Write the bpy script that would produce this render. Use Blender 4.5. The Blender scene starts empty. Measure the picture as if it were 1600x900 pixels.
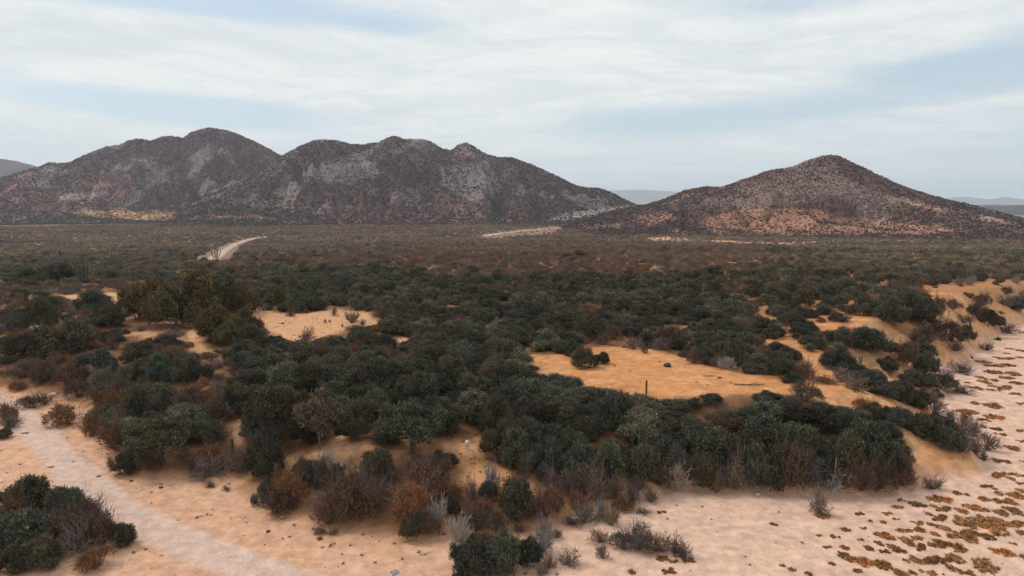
import bpy, bmesh, math, random
import numpy as np
R_ = math.radians
scene = bpy.context.scene
COL = scene.collection

# ------------------------------------------------------------------ camera
CAMH, PITCH, F = 25.0, R_(6.85), 1066.0          # metres, downward tilt, focal length in photo pixels
cam_d = bpy.data.cameras.new('camera'); cam = bpy.data.objects.new('camera', cam_d); COL.objects.link(cam)
cam_d.sensor_width = 36; cam_d.lens = 36 * F / 1600; cam_d.clip_start = 0.5; cam_d.clip_end = 60000
cam.location = (0, 0, CAMH); cam.rotation_euler = (R_(90) - PITCH, 0, 0)
scene.camera = cam
# ------------------------------------------------------------------ light
SUN_EL, SUN_AZ = 48, -62                      # azimuth measured from +Y towards +X
sun_d = bpy.data.lights.new('sun', 'SUN'); sun = bpy.data.objects.new('sun', sun_d); COL.objects.link(sun)
sun_d.energy = 1.5; sun_d.angle = R_(12); sun_d.color = (1.0, 0.93, 0.84)
sun.rotation_euler = (R_(90 - SUN_EL), 0, R_(180 - SUN_AZ))
scene.view_settings.view_transform = 'Standard'; scene.view_settings.look = 'None'
scene.view_settings.exposure = 0.22; scene.view_settings.gamma = 1; scene.view_settings.use_curve_mapping = False
scene.cycles.max_bounces = 5; scene.cycles.diffuse_bounces = 2; scene.cycles.glossy_bounces = 1
scene.cycles.transparent_max_bounces = 4; scene.cycles.volume_bounces = 2
scene.cycles.caustics_reflective = False; scene.cycles.caustics_refractive = False
SKY_GAIN = 1.0

def pix_dir(px, py):
    u = (np.asarray(px, float) - 800) / F; v = (450 - np.asarray(py, float)) / F
    c, s = math.cos(PITCH), math.sin(PITCH)
    return u, c + v * s, v * c - s
def pix_azel(px, py):
    x, y, z = pix_dir(px, py)
    return np.arctan2(x, y), np.arctan2(z, np.hypot(x, y))
def to_pix(x, y, z):
    c, s = math.cos(PITCH), math.sin(PITCH)
    zz = z - CAMH
    f = y * c - zz * s; u = zz * c + y * s
    f = np.where(f < 0.1, 0.1, f)
    return 800 + F * x / f, 450 - F * u / f

# ------------------------------------------------------------------ node helpers
class NT:
    def __init__(s, nt): s.nt = nt; nt.nodes.clear()
    def n(s, t, **k):
        nd = s.nt.nodes.new(t)
        for a, b in k.items(): setattr(nd, a, b)
        return nd
    def put(s, sock, v):
        if isinstance(v, bpy.types.NodeSocket): s.nt.links.new(v, sock)
        elif v is not None: sock.default_value = v
    def m(s, op, a, b=None, c=None, clamp=False):
        nd = s.n('ShaderNodeMath', operation=op); nd.use_clamp = clamp
        for i, v in enumerate((a, b, c)): s.put(nd.inputs[i], v)
        return nd.outputs[0]
    def mix(s, f, a, b, blend='MIX'):
        nd = s.n('ShaderNodeMix', data_type='RGBA', blend_type=blend)
        s.put(nd.inputs[0], f)
        for i, v in ((6, a), (7, b)):
            if isinstance(v, tuple) and len(v) == 3: v = (*v, 1)
            s.put(nd.inputs[i], v)
        return nd.outputs[2]
    def noise(s, vec, scale, detail=4, rough=0.5, w=None):
        nd = s.n('ShaderNodeTexNoise'); s.put(nd.inputs['Vector'], vec)
        nd.inputs['Scale'].default_value = scale; nd.inputs['Detail'].default_value = detail
        nd.inputs['Roughness'].default_value = rough
        return nd.outputs[0]
    def ramp(s, f, lo, hi, a=0.0, b=1.0):
        nd = s.n('ShaderNodeMapRange', interpolation_type='SMOOTHSTEP'); s.put(nd.inputs[0], f)
        nd.inputs[1].default_value = lo; nd.inputs[2].default_value = hi
        nd.inputs[3].default_value = a; nd.inputs[4].default_value = b
        return nd.outputs[0]

# ------------------------------------------------------------------ world: thin high cloud over pale blue
world = bpy.data.worlds.new('World'); scene.world = world; world.use_nodes = True
W = NT(world.node_tree)
sky = W.n('ShaderNodeTexSky', sky_type='NISHITA'); sky.sun_disc = False
sky.sun_elevation = R_(SUN_EL); sky.sun_rotation = R_(SUN_AZ); sky.air_density = 1.0; sky.dust_density = 1.5
tc = W.n('ShaderNodeTexCoord'); sx = W.n('ShaderNodeSeparateXYZ'); W.put(sx.inputs[0], tc.outputs['Generated'])
X, Y, Z = sx.outputs
Zc = W.m('ADD', W.m('MAXIMUM', Z, 0.0), 0.10)
cb = W.n('ShaderNodeCombineXYZ')
W.put(cb.inputs[0], W.m('DIVIDE', X, Zc)); W.put(cb.inputs[1], W.m('MULTIPLY', W.m('DIVIDE', Y, Zc), 1.0)); W.put(cb.inputs[2], 3.7)
warp = W.n('ShaderNodeTexNoise'); W.put(warp.inputs['Vector'], cb.outputs[0]); warp.inputs['Scale'].default_value = 0.5; warp.inputs['Detail'].default_value = 3
wv = W.n('ShaderNodeVectorMath', operation='MULTIPLY_ADD'); W.put(wv.inputs[0], warp.outputs['Color']); wv.inputs[1].default_value = (1.6, 1.6, 0); W.put(wv.inputs[2], cb.outputs[0])
n1 = W.noise(wv.outputs[0], 0.55, 8, 0.55)
mp = W.n('ShaderNodeMapping'); W.put(mp.inputs[0], wv.outputs[0]); mp.inputs['Scale'].default_value = (0.65, 1.3, 1); mp.inputs['Rotation'].default_value = (0, 0, R_(14))
n2 = W.noise(mp.outputs[0], 1.3, 10, 0.68)
AZ = W.m('ARCTAN2', X, Y); EL = W.m('ARCSINE', Z)
blobs = None
def blob(px, py, wx, wy, amp, rot=0.0):
    """a patch of thicker (+) or thinner (-) cloud fixed in the sky"""
    global blobs
    a, e = pix_azel(px, py); a, e = float(a), float(e)
    da = W.m('SUBTRACT', AZ, a); de = W.m('SUBTRACT', EL, e); c, s_ = math.cos(rot), math.sin(rot)
    p = W.m('DIVIDE', W.m('ADD', W.m('MULTIPLY', da, c), W.m('MULTIPLY', de, s_)), wx / F)
    q = W.m('DIVIDE', W.m('SUBTRACT', W.m('MULTIPLY', de, c), W.m('MULTIPLY', da, s_)), wy / F)
    g = W.m('EXPONENT', W.m('MULTIPLY', W.m('ADD', W.m('MULTIPLY', p, p), W.m('MULTIPLY', q, q)), -1.0))
    g = W.m('MULTIPLY', g, amp); blobs = g if blobs is None else W.m('ADD', blobs, g)
blob(150, 155, 330, 34, -0.55, -0.10); blob(330, 172, 120, 22, -0.30); blob(250, -8, 260, 26, -0.55)
blob(60, 28, 130, 9, -0.30); blob(300, 80, 480, 38, 0.30, -0.06); blob(90, 215, 170, 38, 0.55, -0.15); blob(80, 110, 200, 26, 0.25)
blob(300, 205, 100, 14, 0.25); blob(1500, 112, 190, 30, -0.38, 0.08); blob(1020, 185, 220, 26, -0.26)
blob(1300, 185, 300, 24, -0.18); blob(520, 120, 300, 50, .3); blob(560, 210, 160, 30, .1); blob(800, 100, 200, 60, .15); blob(230, 75, 260, 36, .25); blob(1500, 165, 200, 8, 0.18, 0.05); blob(1350, 45, 420, 34, 0.22, 0.16); blob(620, 45, 80, 14, -0.20)
blob(1240, 5, 160, 16, -0.14); blob(1230, 265, 500, 40, -0.08); blob(1100, 120, 260, 40, 0.2); blob(640, 150, 150, 60, 0.12)
cov = W.m('ADD', W.m('ADD', W.m('MULTIPLY', n1, 0.55), W.m('MULTIPLY', n2, 0.75)), W.m('ADD', blobs, -0.02))
cov = W.m('ADD', cov, W.m('MULTIPLY', W.m('SUBTRACT', W.noise(wv.outputs[0], 5.0, 8, .7), .5), .22))
fac = W.ramp(cov, 0.24, 0.74)
blue = W.mix(0.66, sky.outputs[0], (5.6, 6.8, 7.6))
n3 = W.m('ADD', W.m('MULTIPLY', W.noise(mp.outputs[0], 1.5, 9, 0.65), .7), W.m('MULTIPLY', W.noise(wv.outputs[0], 3.5, 8, .68), .3))
cloud = W.mix(W.ramp(n3, 0.38, 0.62), (6.35, 6.85, 7.1), (7.9, 8.05, 7.9))
hz = W.ramp(EL, 0.0, 0.16, 0.62, 0.0)
skyc = W.mix(hz, W.mix(fac, blue, cloud), (6.1, 6.75, 7.2))
bg = W.n('ShaderNodeBackground'); W.put(bg.inputs[0], skyc); bg.inputs[1].default_value = 0.10 * SKY_GAIN
out = W.n('ShaderNodeOutputWorld'); W.put(out.inputs[0], bg.outputs[0])
world.cycles.sampling_method = 'MANUAL'; world.cycles.sample_map_resolution = 1024

# ------------------------------------------------------------------ numpy noise
def _h(i, j, s):
    n = (i.astype(np.int64) * 374761393 + j.astype(np.int64) * 668265263 + s * 1274126177) & 0xffffffff
    n = ((n ^ (n >> 13)) * 1274126177) & 0xffffffff
    return ((n ^ (n >> 16)) & 0xffff) / 65536.0 * 2 * np.pi
def noise(x, y, s=0):
    x, y = np.broadcast_arrays(np.asarray(x, float), np.asarray(y, float))
    i, j = np.floor(x), np.floor(y); fx, fy = x - i, y - j
    u, v = fx * fx * fx * (fx * (fx * 6 - 15) + 10), fy * fy * fy * (fy * (fy * 6 - 15) + 10)
    def g(a, b):
        t = _h(i + a, j + b, s); return np.cos(t) * (fx - a) + np.sin(t) * (fy - b)
    return 1.4 * ((g(0, 0) * (1 - u) + g(1, 0) * u) * (1 - v) + (g(0, 1) * (1 - u) + g(1, 1) * u) * v)
def fbm(x, y, s=0, o=4, g=0.5):
    r = 0; a = 1.0; t = 0
    for k in range(o): r = r + a * noise(x * 2 ** k + 13.1 * k, y * 2 ** k - 7.7 * k, s + k); t += a; a *= g
    return r / t
def ridged(x, y, s=0, o=4):
    r = 0; a = 1.0; t = 0
    for k in range(o): r = r + a * (1 - np.abs(noise(x * 2 ** k, y * 2 ** k, s + k)) * 2); t += a; a *= .5
    return r / t
def sstep(a, b, x):
    t = np.clip((x - a) / (b - a), 0, 1); return t * t * (3 - 2 * t)
def in_poly(x, y, P):
    r = np.zeros(np.shape(x), bool); n = len(P)
    for k in range(n):
        x0, y0 = P[k]; x1, y1 = P[(k + 1) % n]
        if y0 == y1: continue
        c = ((y0 > y) != (y1 > y)) & (x < (x1 - x0) * (y - y0) / (y1 - y0) + x0)
        r ^= c
    return r
def poly_dist(x, y, P, closed=True):
    d = np.full(np.shape(x), 1e9); n = len(P)
    for k in range(n if closed else n - 1):
        x0, y0 = P[k]; x1, y1 = P[(k + 1) % n]; dx, dy = x1 - x0, y1 - y0
        t = np.clip(((x - x0) * dx + (y - y0) * dy) / (dx * dx + dy * dy + 1e-9), 0, 1)
        d = np.minimum(d, np.hypot(x - x0 - t * dx, y - y0 - t * dy))
    return d

# ------------------------------------------------------------------ terrain
def flat(pts, z=0.0):
    r = []
    for px, py in pts:
        x, y, w = pix_dir(px, py); t = (z - CAMH) / w; r.append((float(x * t), float(y * t)))
    return r
FOOT = flat([(-260, 590), (-60, 606), (30, 612), (90, 628), (150, 650), (148, 700), (185, 748), (270, 752), (360, 742), (395, 795), (440, 812), (500, 838),
             (570, 838), (620, 852), (690, 860), (720, 838), (770, 845), (830, 838), (870, 825), (905, 800), (960, 800), (1000, 785), (1060, 775), (1150, 772), (1250, 779),
             (1340, 778), (1420, 772), (1455, 758), (1500, 752), (1550, 738), (1535, 705), (1500, 668), (1478, 655), (1440, 632), (1462, 622), (1500, 640),
             (1490, 612), (1450, 585), (1478, 574), (1520, 566), (1525, 552), (1545, 538), (1562, 524), (1585, 512), (1625, 500), (1700, 482), (1900, 455)])
fx1, fy1 = FOOT[-1]
PLATEAU = FOOT + [(fx1 + 600, fy1 + 260), (9000, 2500), (9000, 9000), (-9000, 9000), (-9000, 500), (FOOT[0][0] - 250, FOOT[0][1] + 30)]
def sd_plateau(x, y):
    d = poly_dist(x, y, FOOT + PLATEAU[len(FOOT):len(FOOT) + 1], False)
    return np.where(in_poly(x, y, PLATEAU), d, -d)
def terrain(x, y, full=False):
    x = np.asarray(x, float); y = np.asarray(y, float)
    r = np.hypot(x, y)
    d = sd_plateau(x, y) + 1.1 * fbm(x / 9, y / 9, 5, 3)
    right = sstep(-6, 14, x)
    w = 26 - 13 * right
    bluff = sstep(75, 120, y) * sstep(25, 55, x) * sstep(500, 300, r); w = w - 4.5 * bluff
    hp = 4.6 + 0.7 * right + 1.8 * bluff + 0.8 * fbm(x / 60, y / 60, 2, 3)
    t = np.clip(d / w, 0, 1)
    z = hp * (t * t * (3 - 2 * t) * .5 + .5 * np.sqrt(t) * (t > 0) * sstep(0, .15, t))
    mid = np.clip(4 * t * (1 - t), 0, 1)
    # gullies on the bank, and the hummocks behind the right-hand spurs
    z = z - mid * (0.35 + 1.5 * right) * np.clip(ridged(x / 6, y / 9, 9, 4) - .35, 0, 1)
    z = z + sstep(0, 10, d) * 0.35 * fbm(x / 14, y / 14, 21, 3)
    z = z + sstep(150, 60, r) * 0.05 * fbm(x / 2.2, y / 2.2, 33, 3) + 0.10 * fbm(x / 11, y / 11, 44, 2)
    z = z - sstep(140, 820, r) * 17.0 + sstep(300, 900, r) * 1.5 * fbm(x / 160, y / 160, 3, 3)
    if full: return z, d, t, right
    return z
def unproject(px, py):
    dx, dy, dz = pix_dir(px, py)
    t = np.exp(np.linspace(math.log(30), math.log(4000), 5000))
    h = CAMH + dz * t - terrain(dx * t, dy * t)
    k = int(np.argmax(h < 0)) if (h < 0).any() else len(t) - 1
    if k > 0: tt = t[k - 1] + (t[k] - t[k - 1]) * h[k - 1] / (h[k - 1] - h[k] + 1e-9)
    else: tt = t[0]
    return float(dx * tt), float(dy * tt)
def gz(x, y): return float(terrain(np.array([x]), np.array([y]))[0])

# ------------------------------------------------------------------ mesh building
class Geo:
    """vertices plus faces, with two values per face: v (brightness of the leaf) and wood (1 = bark)"""
    def __init__(s): s.v = []; s.f = []; s.n = 0
    def add(s, V, Fc, v=1.0, wood=0.0):
        V = np.asarray(V, float).reshape(-1, 3); Fc = np.asarray(Fc, int)
        m = len(Fc); s.v.append(V)
        s.f.append((Fc + s.n, np.broadcast_to(np.asarray(v, float), (m,)).copy(), np.broadcast_to(np.asarray(wood, float), (m,)).copy())); s.n += len(V)
    def mesh(s, name, mat=None, smooth=False):
        V = np.concatenate(s.v) if s.v else np.zeros((0, 3)); me = bpy.data.meshes.new(name)
        loops = np.concatenate([f.ravel() for f, _, _ in s.f]); tot = np.concatenate([np.full(len(f), f.shape[1]) for f, _, _ in s.f])
        me.vertices.add(len(V)); me.vertices.foreach_set('co', V.astype(np.float32).ravel())
        me.loops.add(len(loops)); me.loops.foreach_set('vertex_index', loops.astype(np.int32))
        me.polygons.add(len(tot)); me.polygons.foreach_set('loop_start', np.concatenate([[0], np.cumsum(tot)[:-1]]).astype(np.int32))
        me.polygons.foreach_set('loop_total', tot.astype(np.int32))
        me.polygons.foreach_set('use_smooth', np.full(len(tot), smooth))
        for nm, k in (('v', 1), ('wood', 2)):
            a = me.attributes.new(nm, 'FLOAT', 'FACE'); a.data.foreach_set('value', np.concatenate([q[k] for q in s.f]).astype(np.float32))
        me.update(calc_edges=True)
        if mat: me.materials.append(mat)
        return me
def link(name, me, parent=None):
    o = bpy.data.objects.new(name, me); COL.objects.link(o)
    if parent: o.parent = parent
    return o
def grid_mesh(name, P, mat, col=None, keep=None):
    """P: (n, m, 3) grid of points to a smooth quad sheet with a colour per vertex"""
    n, m, _ = P.shape; idx = np.arange(n * m).reshape(n, m)
    q = np.stack([idx[:-1, :-1], idx[:-1, 1:], idx[1:, 1:], idx[1:, :-1]], -1).reshape(-1, 4)
    V = P.reshape(-1, 3); used = None
    if keep is not None:
        q = q[keep.reshape(-1)]; used = np.unique(q); re = np.full(n * m, -1); re[used] = np.arange(len(used)); q = re[q]; V = V[used]
    g = Geo(); g.add(V, q); me = g.mesh(name, mat, True)
    if col is not None:
        c = col.reshape(-1, 3); c = c[used] if used is not None else c
        a = me.color_attributes.new('gcol', 'FLOAT_COLOR', 'POINT'); a.data.foreach_set('color', np.concatenate([c, np.ones((len(c), 1))], 1).astype(np.float32).ravel())
    return me, used

# ------------------------------------------------------------------ materials
def ground_mat(name, fine=1.0, bump=0.06, speck=0.0):
    m = bpy.data.materials.new(name); m.use_nodes = True; N = NT(m.node_tree)
    at = N.n('ShaderNodeAttribute', attribute_name='gcol'); geo = N.n('ShaderNodeNewGeometry'); P = geo.outputs['Position']
    a = N.noise(P, 0.9 * fine, 6, 0.65); b = N.noise(P, 7.0 * fine, 5, 0.7); vor = N.n('ShaderNodeTexVoronoi'); N.put(vor.inputs['Vector'], P); vor.inputs['Scale'].default_value = 2.6 * fine
    v = N.m('ADD', N.ramp(a, 0.3, 0.7, 0.84, 1.16), N.ramp(b, 0.3, 0.7, -0.13, 0.13))
    c = N.mix(1.0, at.outputs['Color'], v, 'MULTIPLY')
    # scattered pebbles and bits of dark litter
    sp = N.m('LESS_THAN', vor.outputs['Distance'], N.ramp(N.noise(P, 0.35 * fine, 4, .6), 0.5, 0.78, 0.0, 0.20))
    cv = N.n('ShaderNodeSeparateColor'); N.put(cv.inputs[0], vor.outputs['Color'])
    pk = N.mix(N.m('GREATER_THAN', cv.outputs[0], 0.62), (0.10, 0.065, 0.04), (0.62, 0.55, 0.48))
    c = N.mix(N.m('MULTIPLY', sp, 0.55), c, pk)
    if speck:
        s1 = N.noise(P, 0.30, 4, 0.75); c = N.mix(1.0, c, N.ramp(s1, 0.42, 0.60, 1 - speck, 1 + speck), 'MULTIPLY')
    bs = N.n('ShaderNodeBsdfPrincipled'); N.put(bs.inputs['Base Color'], c); bs.inputs['Roughness'].default_value = 0.95
    bs.inputs['Specular IOR Level'].default_value = 0.15
    bm = N.n('ShaderNodeBump'); bm.inputs['Strength'].default_value = 0.9; bm.inputs['Distance'].default_value = bump
    N.put(bm.inputs['Height'], N.m('ADD', N.m('MULTIPLY', N.noise(P, 1.4 * fine, 8, 0.7), 1.6), N.m('MULTIPLY', sp, 0.35)))
    N.put(bs.inputs['Normal'], bm.outputs[0])
    o = N.n('ShaderNodeOutputMaterial'); N.put(o.inputs[0], bs.outputs[0]); return m
def foliage_mat(name):
    m = bpy.data.materials.new(name); m.use_nodes = True; N = NT(m.node_tree)
    t = N.n('ShaderNodeAttribute', attribute_name='tint', attribute_type='INSTANCER')
    v = N.n('ShaderNodeAttribute', attribute_name='v'); w = N.n('ShaderNodeAttribute', attribute_name='wood')
    leaf = N.mix(1.0, t.outputs['Color'], v.outputs['Fac'], 'MULTIPLY')
    warm = N.mix(1.0, leaf, (1.35, 1.08, 0.70), 'MULTIPLY')
    leaf = N.mix(N.ramp(v.outputs['Fac'], 1.1, 1.7), leaf, warm)
    geo = N.n('ShaderNodeNewGeometry')
    bark = N.mix(N.noise(geo.outputs['Position'], 6, 4, .7), (0.055, 0.042, 0.036), (0.21, 0.165, 0.145))
    bark = N.mix(0.45, bark, N.mix(1.0, t.outputs['Color'], (1.6, 1.4, 1.4), 'MULTIPLY'))
    c = N.mix(w.outputs['Fac'], leaf, bark)
    d = N.n('ShaderNodeBsdfDiffuse'); N.put(d.inputs[0], c); d.inputs['Roughness'].default_value = 0.5
    tr = N.n('ShaderNodeBsdfTranslucent'); N.put(tr.inputs[0], c)
    mx = N.n('ShaderNodeMixShader'); N.put(mx.inputs[0], N.m('MULTIPLY', N.m('SUBTRACT', 1.0, w.outputs['Fac']), 0.22)); N.put(mx.inputs[1], d.outputs[0]); N.put(mx.inputs[2], tr.outputs[0])
    gl = N.n('ShaderNodeBsdfGlossy'); gl.inputs['Roughness'].default_value = 0.55; gl.inputs[0].default_value = (1, 1, 1, 1)
    m2 = N.n('ShaderNodeMixShader'); m2.inputs[0].default_value = 0.012; N.put(m2.inputs[1], mx.outputs[0]); N.put(m2.inputs[2], gl.outputs[0])
    o = N.n('ShaderNodeOutputMaterial'); N.put(o.inputs[0], m2.outputs[0]); return m
def plain_mat(name, c0, c1, scale, rough=0.9, bump=0.01):
    m = bpy.data.materials.new(name); m.use_nodes = True; N = NT(m.node_tree)
    tc = N.n('ShaderNodeTexCoord'); n = N.noise(tc.outputs['Object'], scale, 6, .65)
    bs = N.n('ShaderNodeBsdfPrincipled'); N.put(bs.inputs['Base Color'], N.mix(N.ramp(n, .3, .7), c0, c1)); bs.inputs['Roughness'].default_value = rough
    bm = N.n('ShaderNodeBump'); bm.inputs['Distance'].default_value = bump; N.put(bm.inputs['Height'], n); N.put(bs.inputs['Normal'], bm.outputs[0])
    o = N.n('ShaderNodeOutputMaterial'); N.put(o.inputs[0], bs.outputs[0]); return m
M_GROUND = ground_mat('sandy_ground', 1.0, 0.055)
M_MOUNT = ground_mat('mountain_ground', 0.06, 1.2, 0.45)
M_FAR = ground_mat('far_hills', 0.01, 3.0)
M_LEAF = foliage_mat('foliage')
M_CACTUS = plain_mat('cactus_skin', (0.035, 0.045, 0.032), (0.075, 0.08, 0.06), 2.0)
M_ROCK = plain_mat('stone', (0.22, 0.18, 0.15), (0.42, 0.37, 0.33), 4.0, .9, .03)
M_HIDE = plain_mat('white_hide', (0.74, 0.60, 0.50), (0.84, 0.73, 0.64), 5.0)
M_HORN = plain_mat('horn', (0.14, 0.11, 0.09), (0.2, 0.16, 0.13), 20.0)
M_DARK = plain_mat('dark_matter', (0.03, 0.03, 0.028), (0.06, 0.055, 0.05), 5.0)

# ------------------------------------------------------------------ bare patches, given by where they lie on the ground
def T(*p): return list(p)
CLEAR = {   # photo outline of every bare patch -> turned into ground outlines below
 'clearing_left': T((90, 462), (190, 456), (192, 470), (172, 484), (150, 474), (110, 470)),
 'clearing_mid': T((378, 468), (430, 489), (470, 491), (520, 483), (575, 487), (592, 506), (540, 512), (515, 528), (490, 536), (450, 536), (425, 522), (405, 512), (392, 492)),
 'patch_small': T((600, 530), (642, 528), (640, 543), (603, 541)),
 'clearing_main': T((812, 556), (882, 554), (905, 566), (945, 540), (995, 544), (1062, 556), (1110, 574), (1185, 588), (1242, 602), (1250, 612), (1180, 614), (1130, 618), (1080, 621), (1020, 620), (960, 608), (920, 604), (890, 590), (840, 580)),
 'patch_right': T((1262, 506), (1300, 503), (1345, 520), (1305, 520)),
 'patch_right2': T((1170, 528), (1242, 534), (1248, 546), (1190, 540)),
 'patch_right3': T((1250, 546), (1292, 546), (1285, 562), (1262, 560)),
 'patch_right4': T((1244, 570), (1290, 566), (1312, 590), (1280, 590)),
 'spur': T((1248, 604), (1330, 602), (1380, 625), (1440, 655), (1500, 695), (1550, 730), (1545, 752), (1455, 762), (1430, 735), (1425, 700), (1390, 660), (1340, 640), (1285, 636)),
 'spur2': T((1340, 560), (1400, 590), (1490, 628), (1500, 650), (1420, 610), (1350, 590)),
 'bank': T((1455, 458), (1500, 462), (1560, 505), (1530, 560), (1500, 590), (1490, 570), (1490, 530), (1470, 500)),
 'path_goat': T((694, 690), (744, 684), (748, 716), (800, 738), (850, 748), (850, 764), (790, 768), (720, 752), (708, 720)),
 'gap_a': T((536, 678), (568, 690), (560, 712), (540, 718), (470, 722), (448, 716), (480, 706)),
 'gap_b': T((366, 656), (388, 664), (380, 690), (360, 690), (356, 670)),
 'gap_c': T((188, 524), (215, 518), (262, 515), (262, 520), (225, 527)), 'gap_f': T((284, 520), (306, 514), (312, 535), (330, 552), (300, 548)),
 'gap_e': T((1325, 480), (1365, 494), (1352, 520), (1330, 512)),
}
CLEAR_G = {k: [unproject(px, py) for px, py in p] for k, p in CLEAR.items()}
def dist_clear(x, y):
    d = np.full(np.shape(x), -1e9)
    for P in CLEAR_G.values():
        dd = poly_dist(x, y, P); d = np.maximum(d, np.where(in_poly(x, y, P), dd, -dd))
    return d
NEAR_ROAD = flat([(-420, 560), (-200, 592), (-90, 606), (-30, 618), (20, 640), (60, 680), (100, 722), (150, 768), (230, 822), (330, 866), (450, 908), (600, 955), (760, 1000)], 0.0)
MID_ROAD = [unproject(px, py) for px, py in [(328, 407), (342, 398), (352, 390), (366, 382), (384, 376), (408, 371), (425, 370)]]
FAR_ROAD = [unproject(px, py) for px, py in [(752, 369), (765, 367.5), (800, 363), (850, 358), (905, 353)]]
BANDS = [[(105, 331), (250, 330), (400, 338), (420, 343), (230, 346), (110, 341)], [(1005, 372), (1050, 370), (1090, 376), (1060, 380), (1020, 378)], [(1095, 378), (1130, 375), (1180, 379), (1290, 378), (1260, 385), (1150, 383)]][1:]
BANDS_G = [[unproject(px, py) for px, py in P] for P in BANDS]
def mixc(a, b, t): return a + (np.asarray(b) - a) * t[..., None]
def ground_colour(x, y):
    z, d, t, right = terrain(x, y, True); r = np.hypot(x, y)
    n1 = fbm(x / 8, y / 8, 71, 4); n2 = fbm(x / 2.5, y / 2.5, 81, 4); n3 = fbm(x / 40, y / 40, 91, 3)
    wash = np.array([0.64, 0.415, 0.31]); terr = np.array([0.60, 0.34, 0.215]); ochre = np.array([0.55, 0.245, 0.095])
    c = np.broadcast_to(terr, (*x.shape, 3)).copy()
    c = mixc(c, wash, sstep(-9, 12, x + 3 * n1))
    c = mixc(c, (0.62, 0.40, 0.30), sstep(.1, .6, n1 + .3 * n2) * .5)
    up = sstep(-0.5, 2.5, d + 1.2 * n2)
    c = mixc(c, ochre, up)
    c = mixc(c, (0.60, 0.315, 0.15), up * sstep(0.0, .5, n2 + n1) * .6)
    n4 = fbm(x / .8, y / .8, 95, 3); c = c * (1 + .22 * n4 + .14 * n2)[..., None]
    c = mixc(c, (0.60, 0.36, 0.215), up * sstep(10, -20, x) * .55)
    c = mixc(c, (0.60, 0.35, 0.19), up * right * (t < .98) * (.25 + .4 * (n1 > 0)))
    # leaf litter with painted contact shade between the shrubs, away from the bare patches
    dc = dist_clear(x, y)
    litter_shade = up * sstep(1.0, -1.2, dc + 1.5 * n2) * sstep(1, 7, d + 6 * (1 - right)) * (.6 + .4 * sstep(-.5, .1, n1)) * (1 - .6 * ((x > 28) & (y > 70)))
    c = mixc(c, (0.15, 0.068, 0.032), litter_shade * .92)
    far = sstep(170, 420, r)
    c = mixc(c, (0.26, 0.16, 0.115), far * (1 - .35 * sstep(.1, .4, n3)))
    for P in BANDS_G:
        d2 = poly_dist(x, y, P); c = mixc(c, (0.60, 0.33, 0.18), sstep(-4, 6, np.where(in_poly(x, y, P), d2, -d2)))
    return np.clip(c, 0, 1)

# ------------------------------------------------------------------ ground sheet: one fan of rings all round the camera
az = np.concatenate([np.linspace(-180, -50, 40)[:-1], np.linspace(-50, 50, 660), np.linspace(50, 180, 40)[1:]]) * math.pi / 180
rr = np.concatenate([[0.5, 10, 20, 28], np.exp(np.linspace(math.log(34), math.log(150), 460)), np.exp(np.linspace(math.log(150), math.log(900), 190))[1:], np.exp(np.linspace(math.log(900), math.log(24500), 46))[1:]])
A, RR = np.meshgrid(az, rr); gx, gy = RR * np.sin(A), RR * np.cos(A)
gzv, gd, gt, gr = terrain(gx, gy, True)
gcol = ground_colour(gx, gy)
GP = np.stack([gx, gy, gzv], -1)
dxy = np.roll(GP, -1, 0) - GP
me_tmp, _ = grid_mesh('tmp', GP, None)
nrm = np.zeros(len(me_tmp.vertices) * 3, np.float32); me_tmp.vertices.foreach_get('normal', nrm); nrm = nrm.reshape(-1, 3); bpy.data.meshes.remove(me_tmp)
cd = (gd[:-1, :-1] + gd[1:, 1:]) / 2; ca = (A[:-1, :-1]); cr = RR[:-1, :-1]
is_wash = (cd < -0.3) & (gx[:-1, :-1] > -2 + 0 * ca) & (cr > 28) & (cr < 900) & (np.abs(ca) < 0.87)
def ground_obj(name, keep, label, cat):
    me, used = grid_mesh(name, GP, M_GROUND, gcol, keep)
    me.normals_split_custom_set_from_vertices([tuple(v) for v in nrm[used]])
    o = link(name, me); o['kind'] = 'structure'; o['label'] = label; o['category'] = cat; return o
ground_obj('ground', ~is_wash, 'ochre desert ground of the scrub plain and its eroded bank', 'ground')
ground_obj('sandy_wash', is_wash, 'pale pink sand of the dry riverbed below the bank', 'riverbed')

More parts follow.
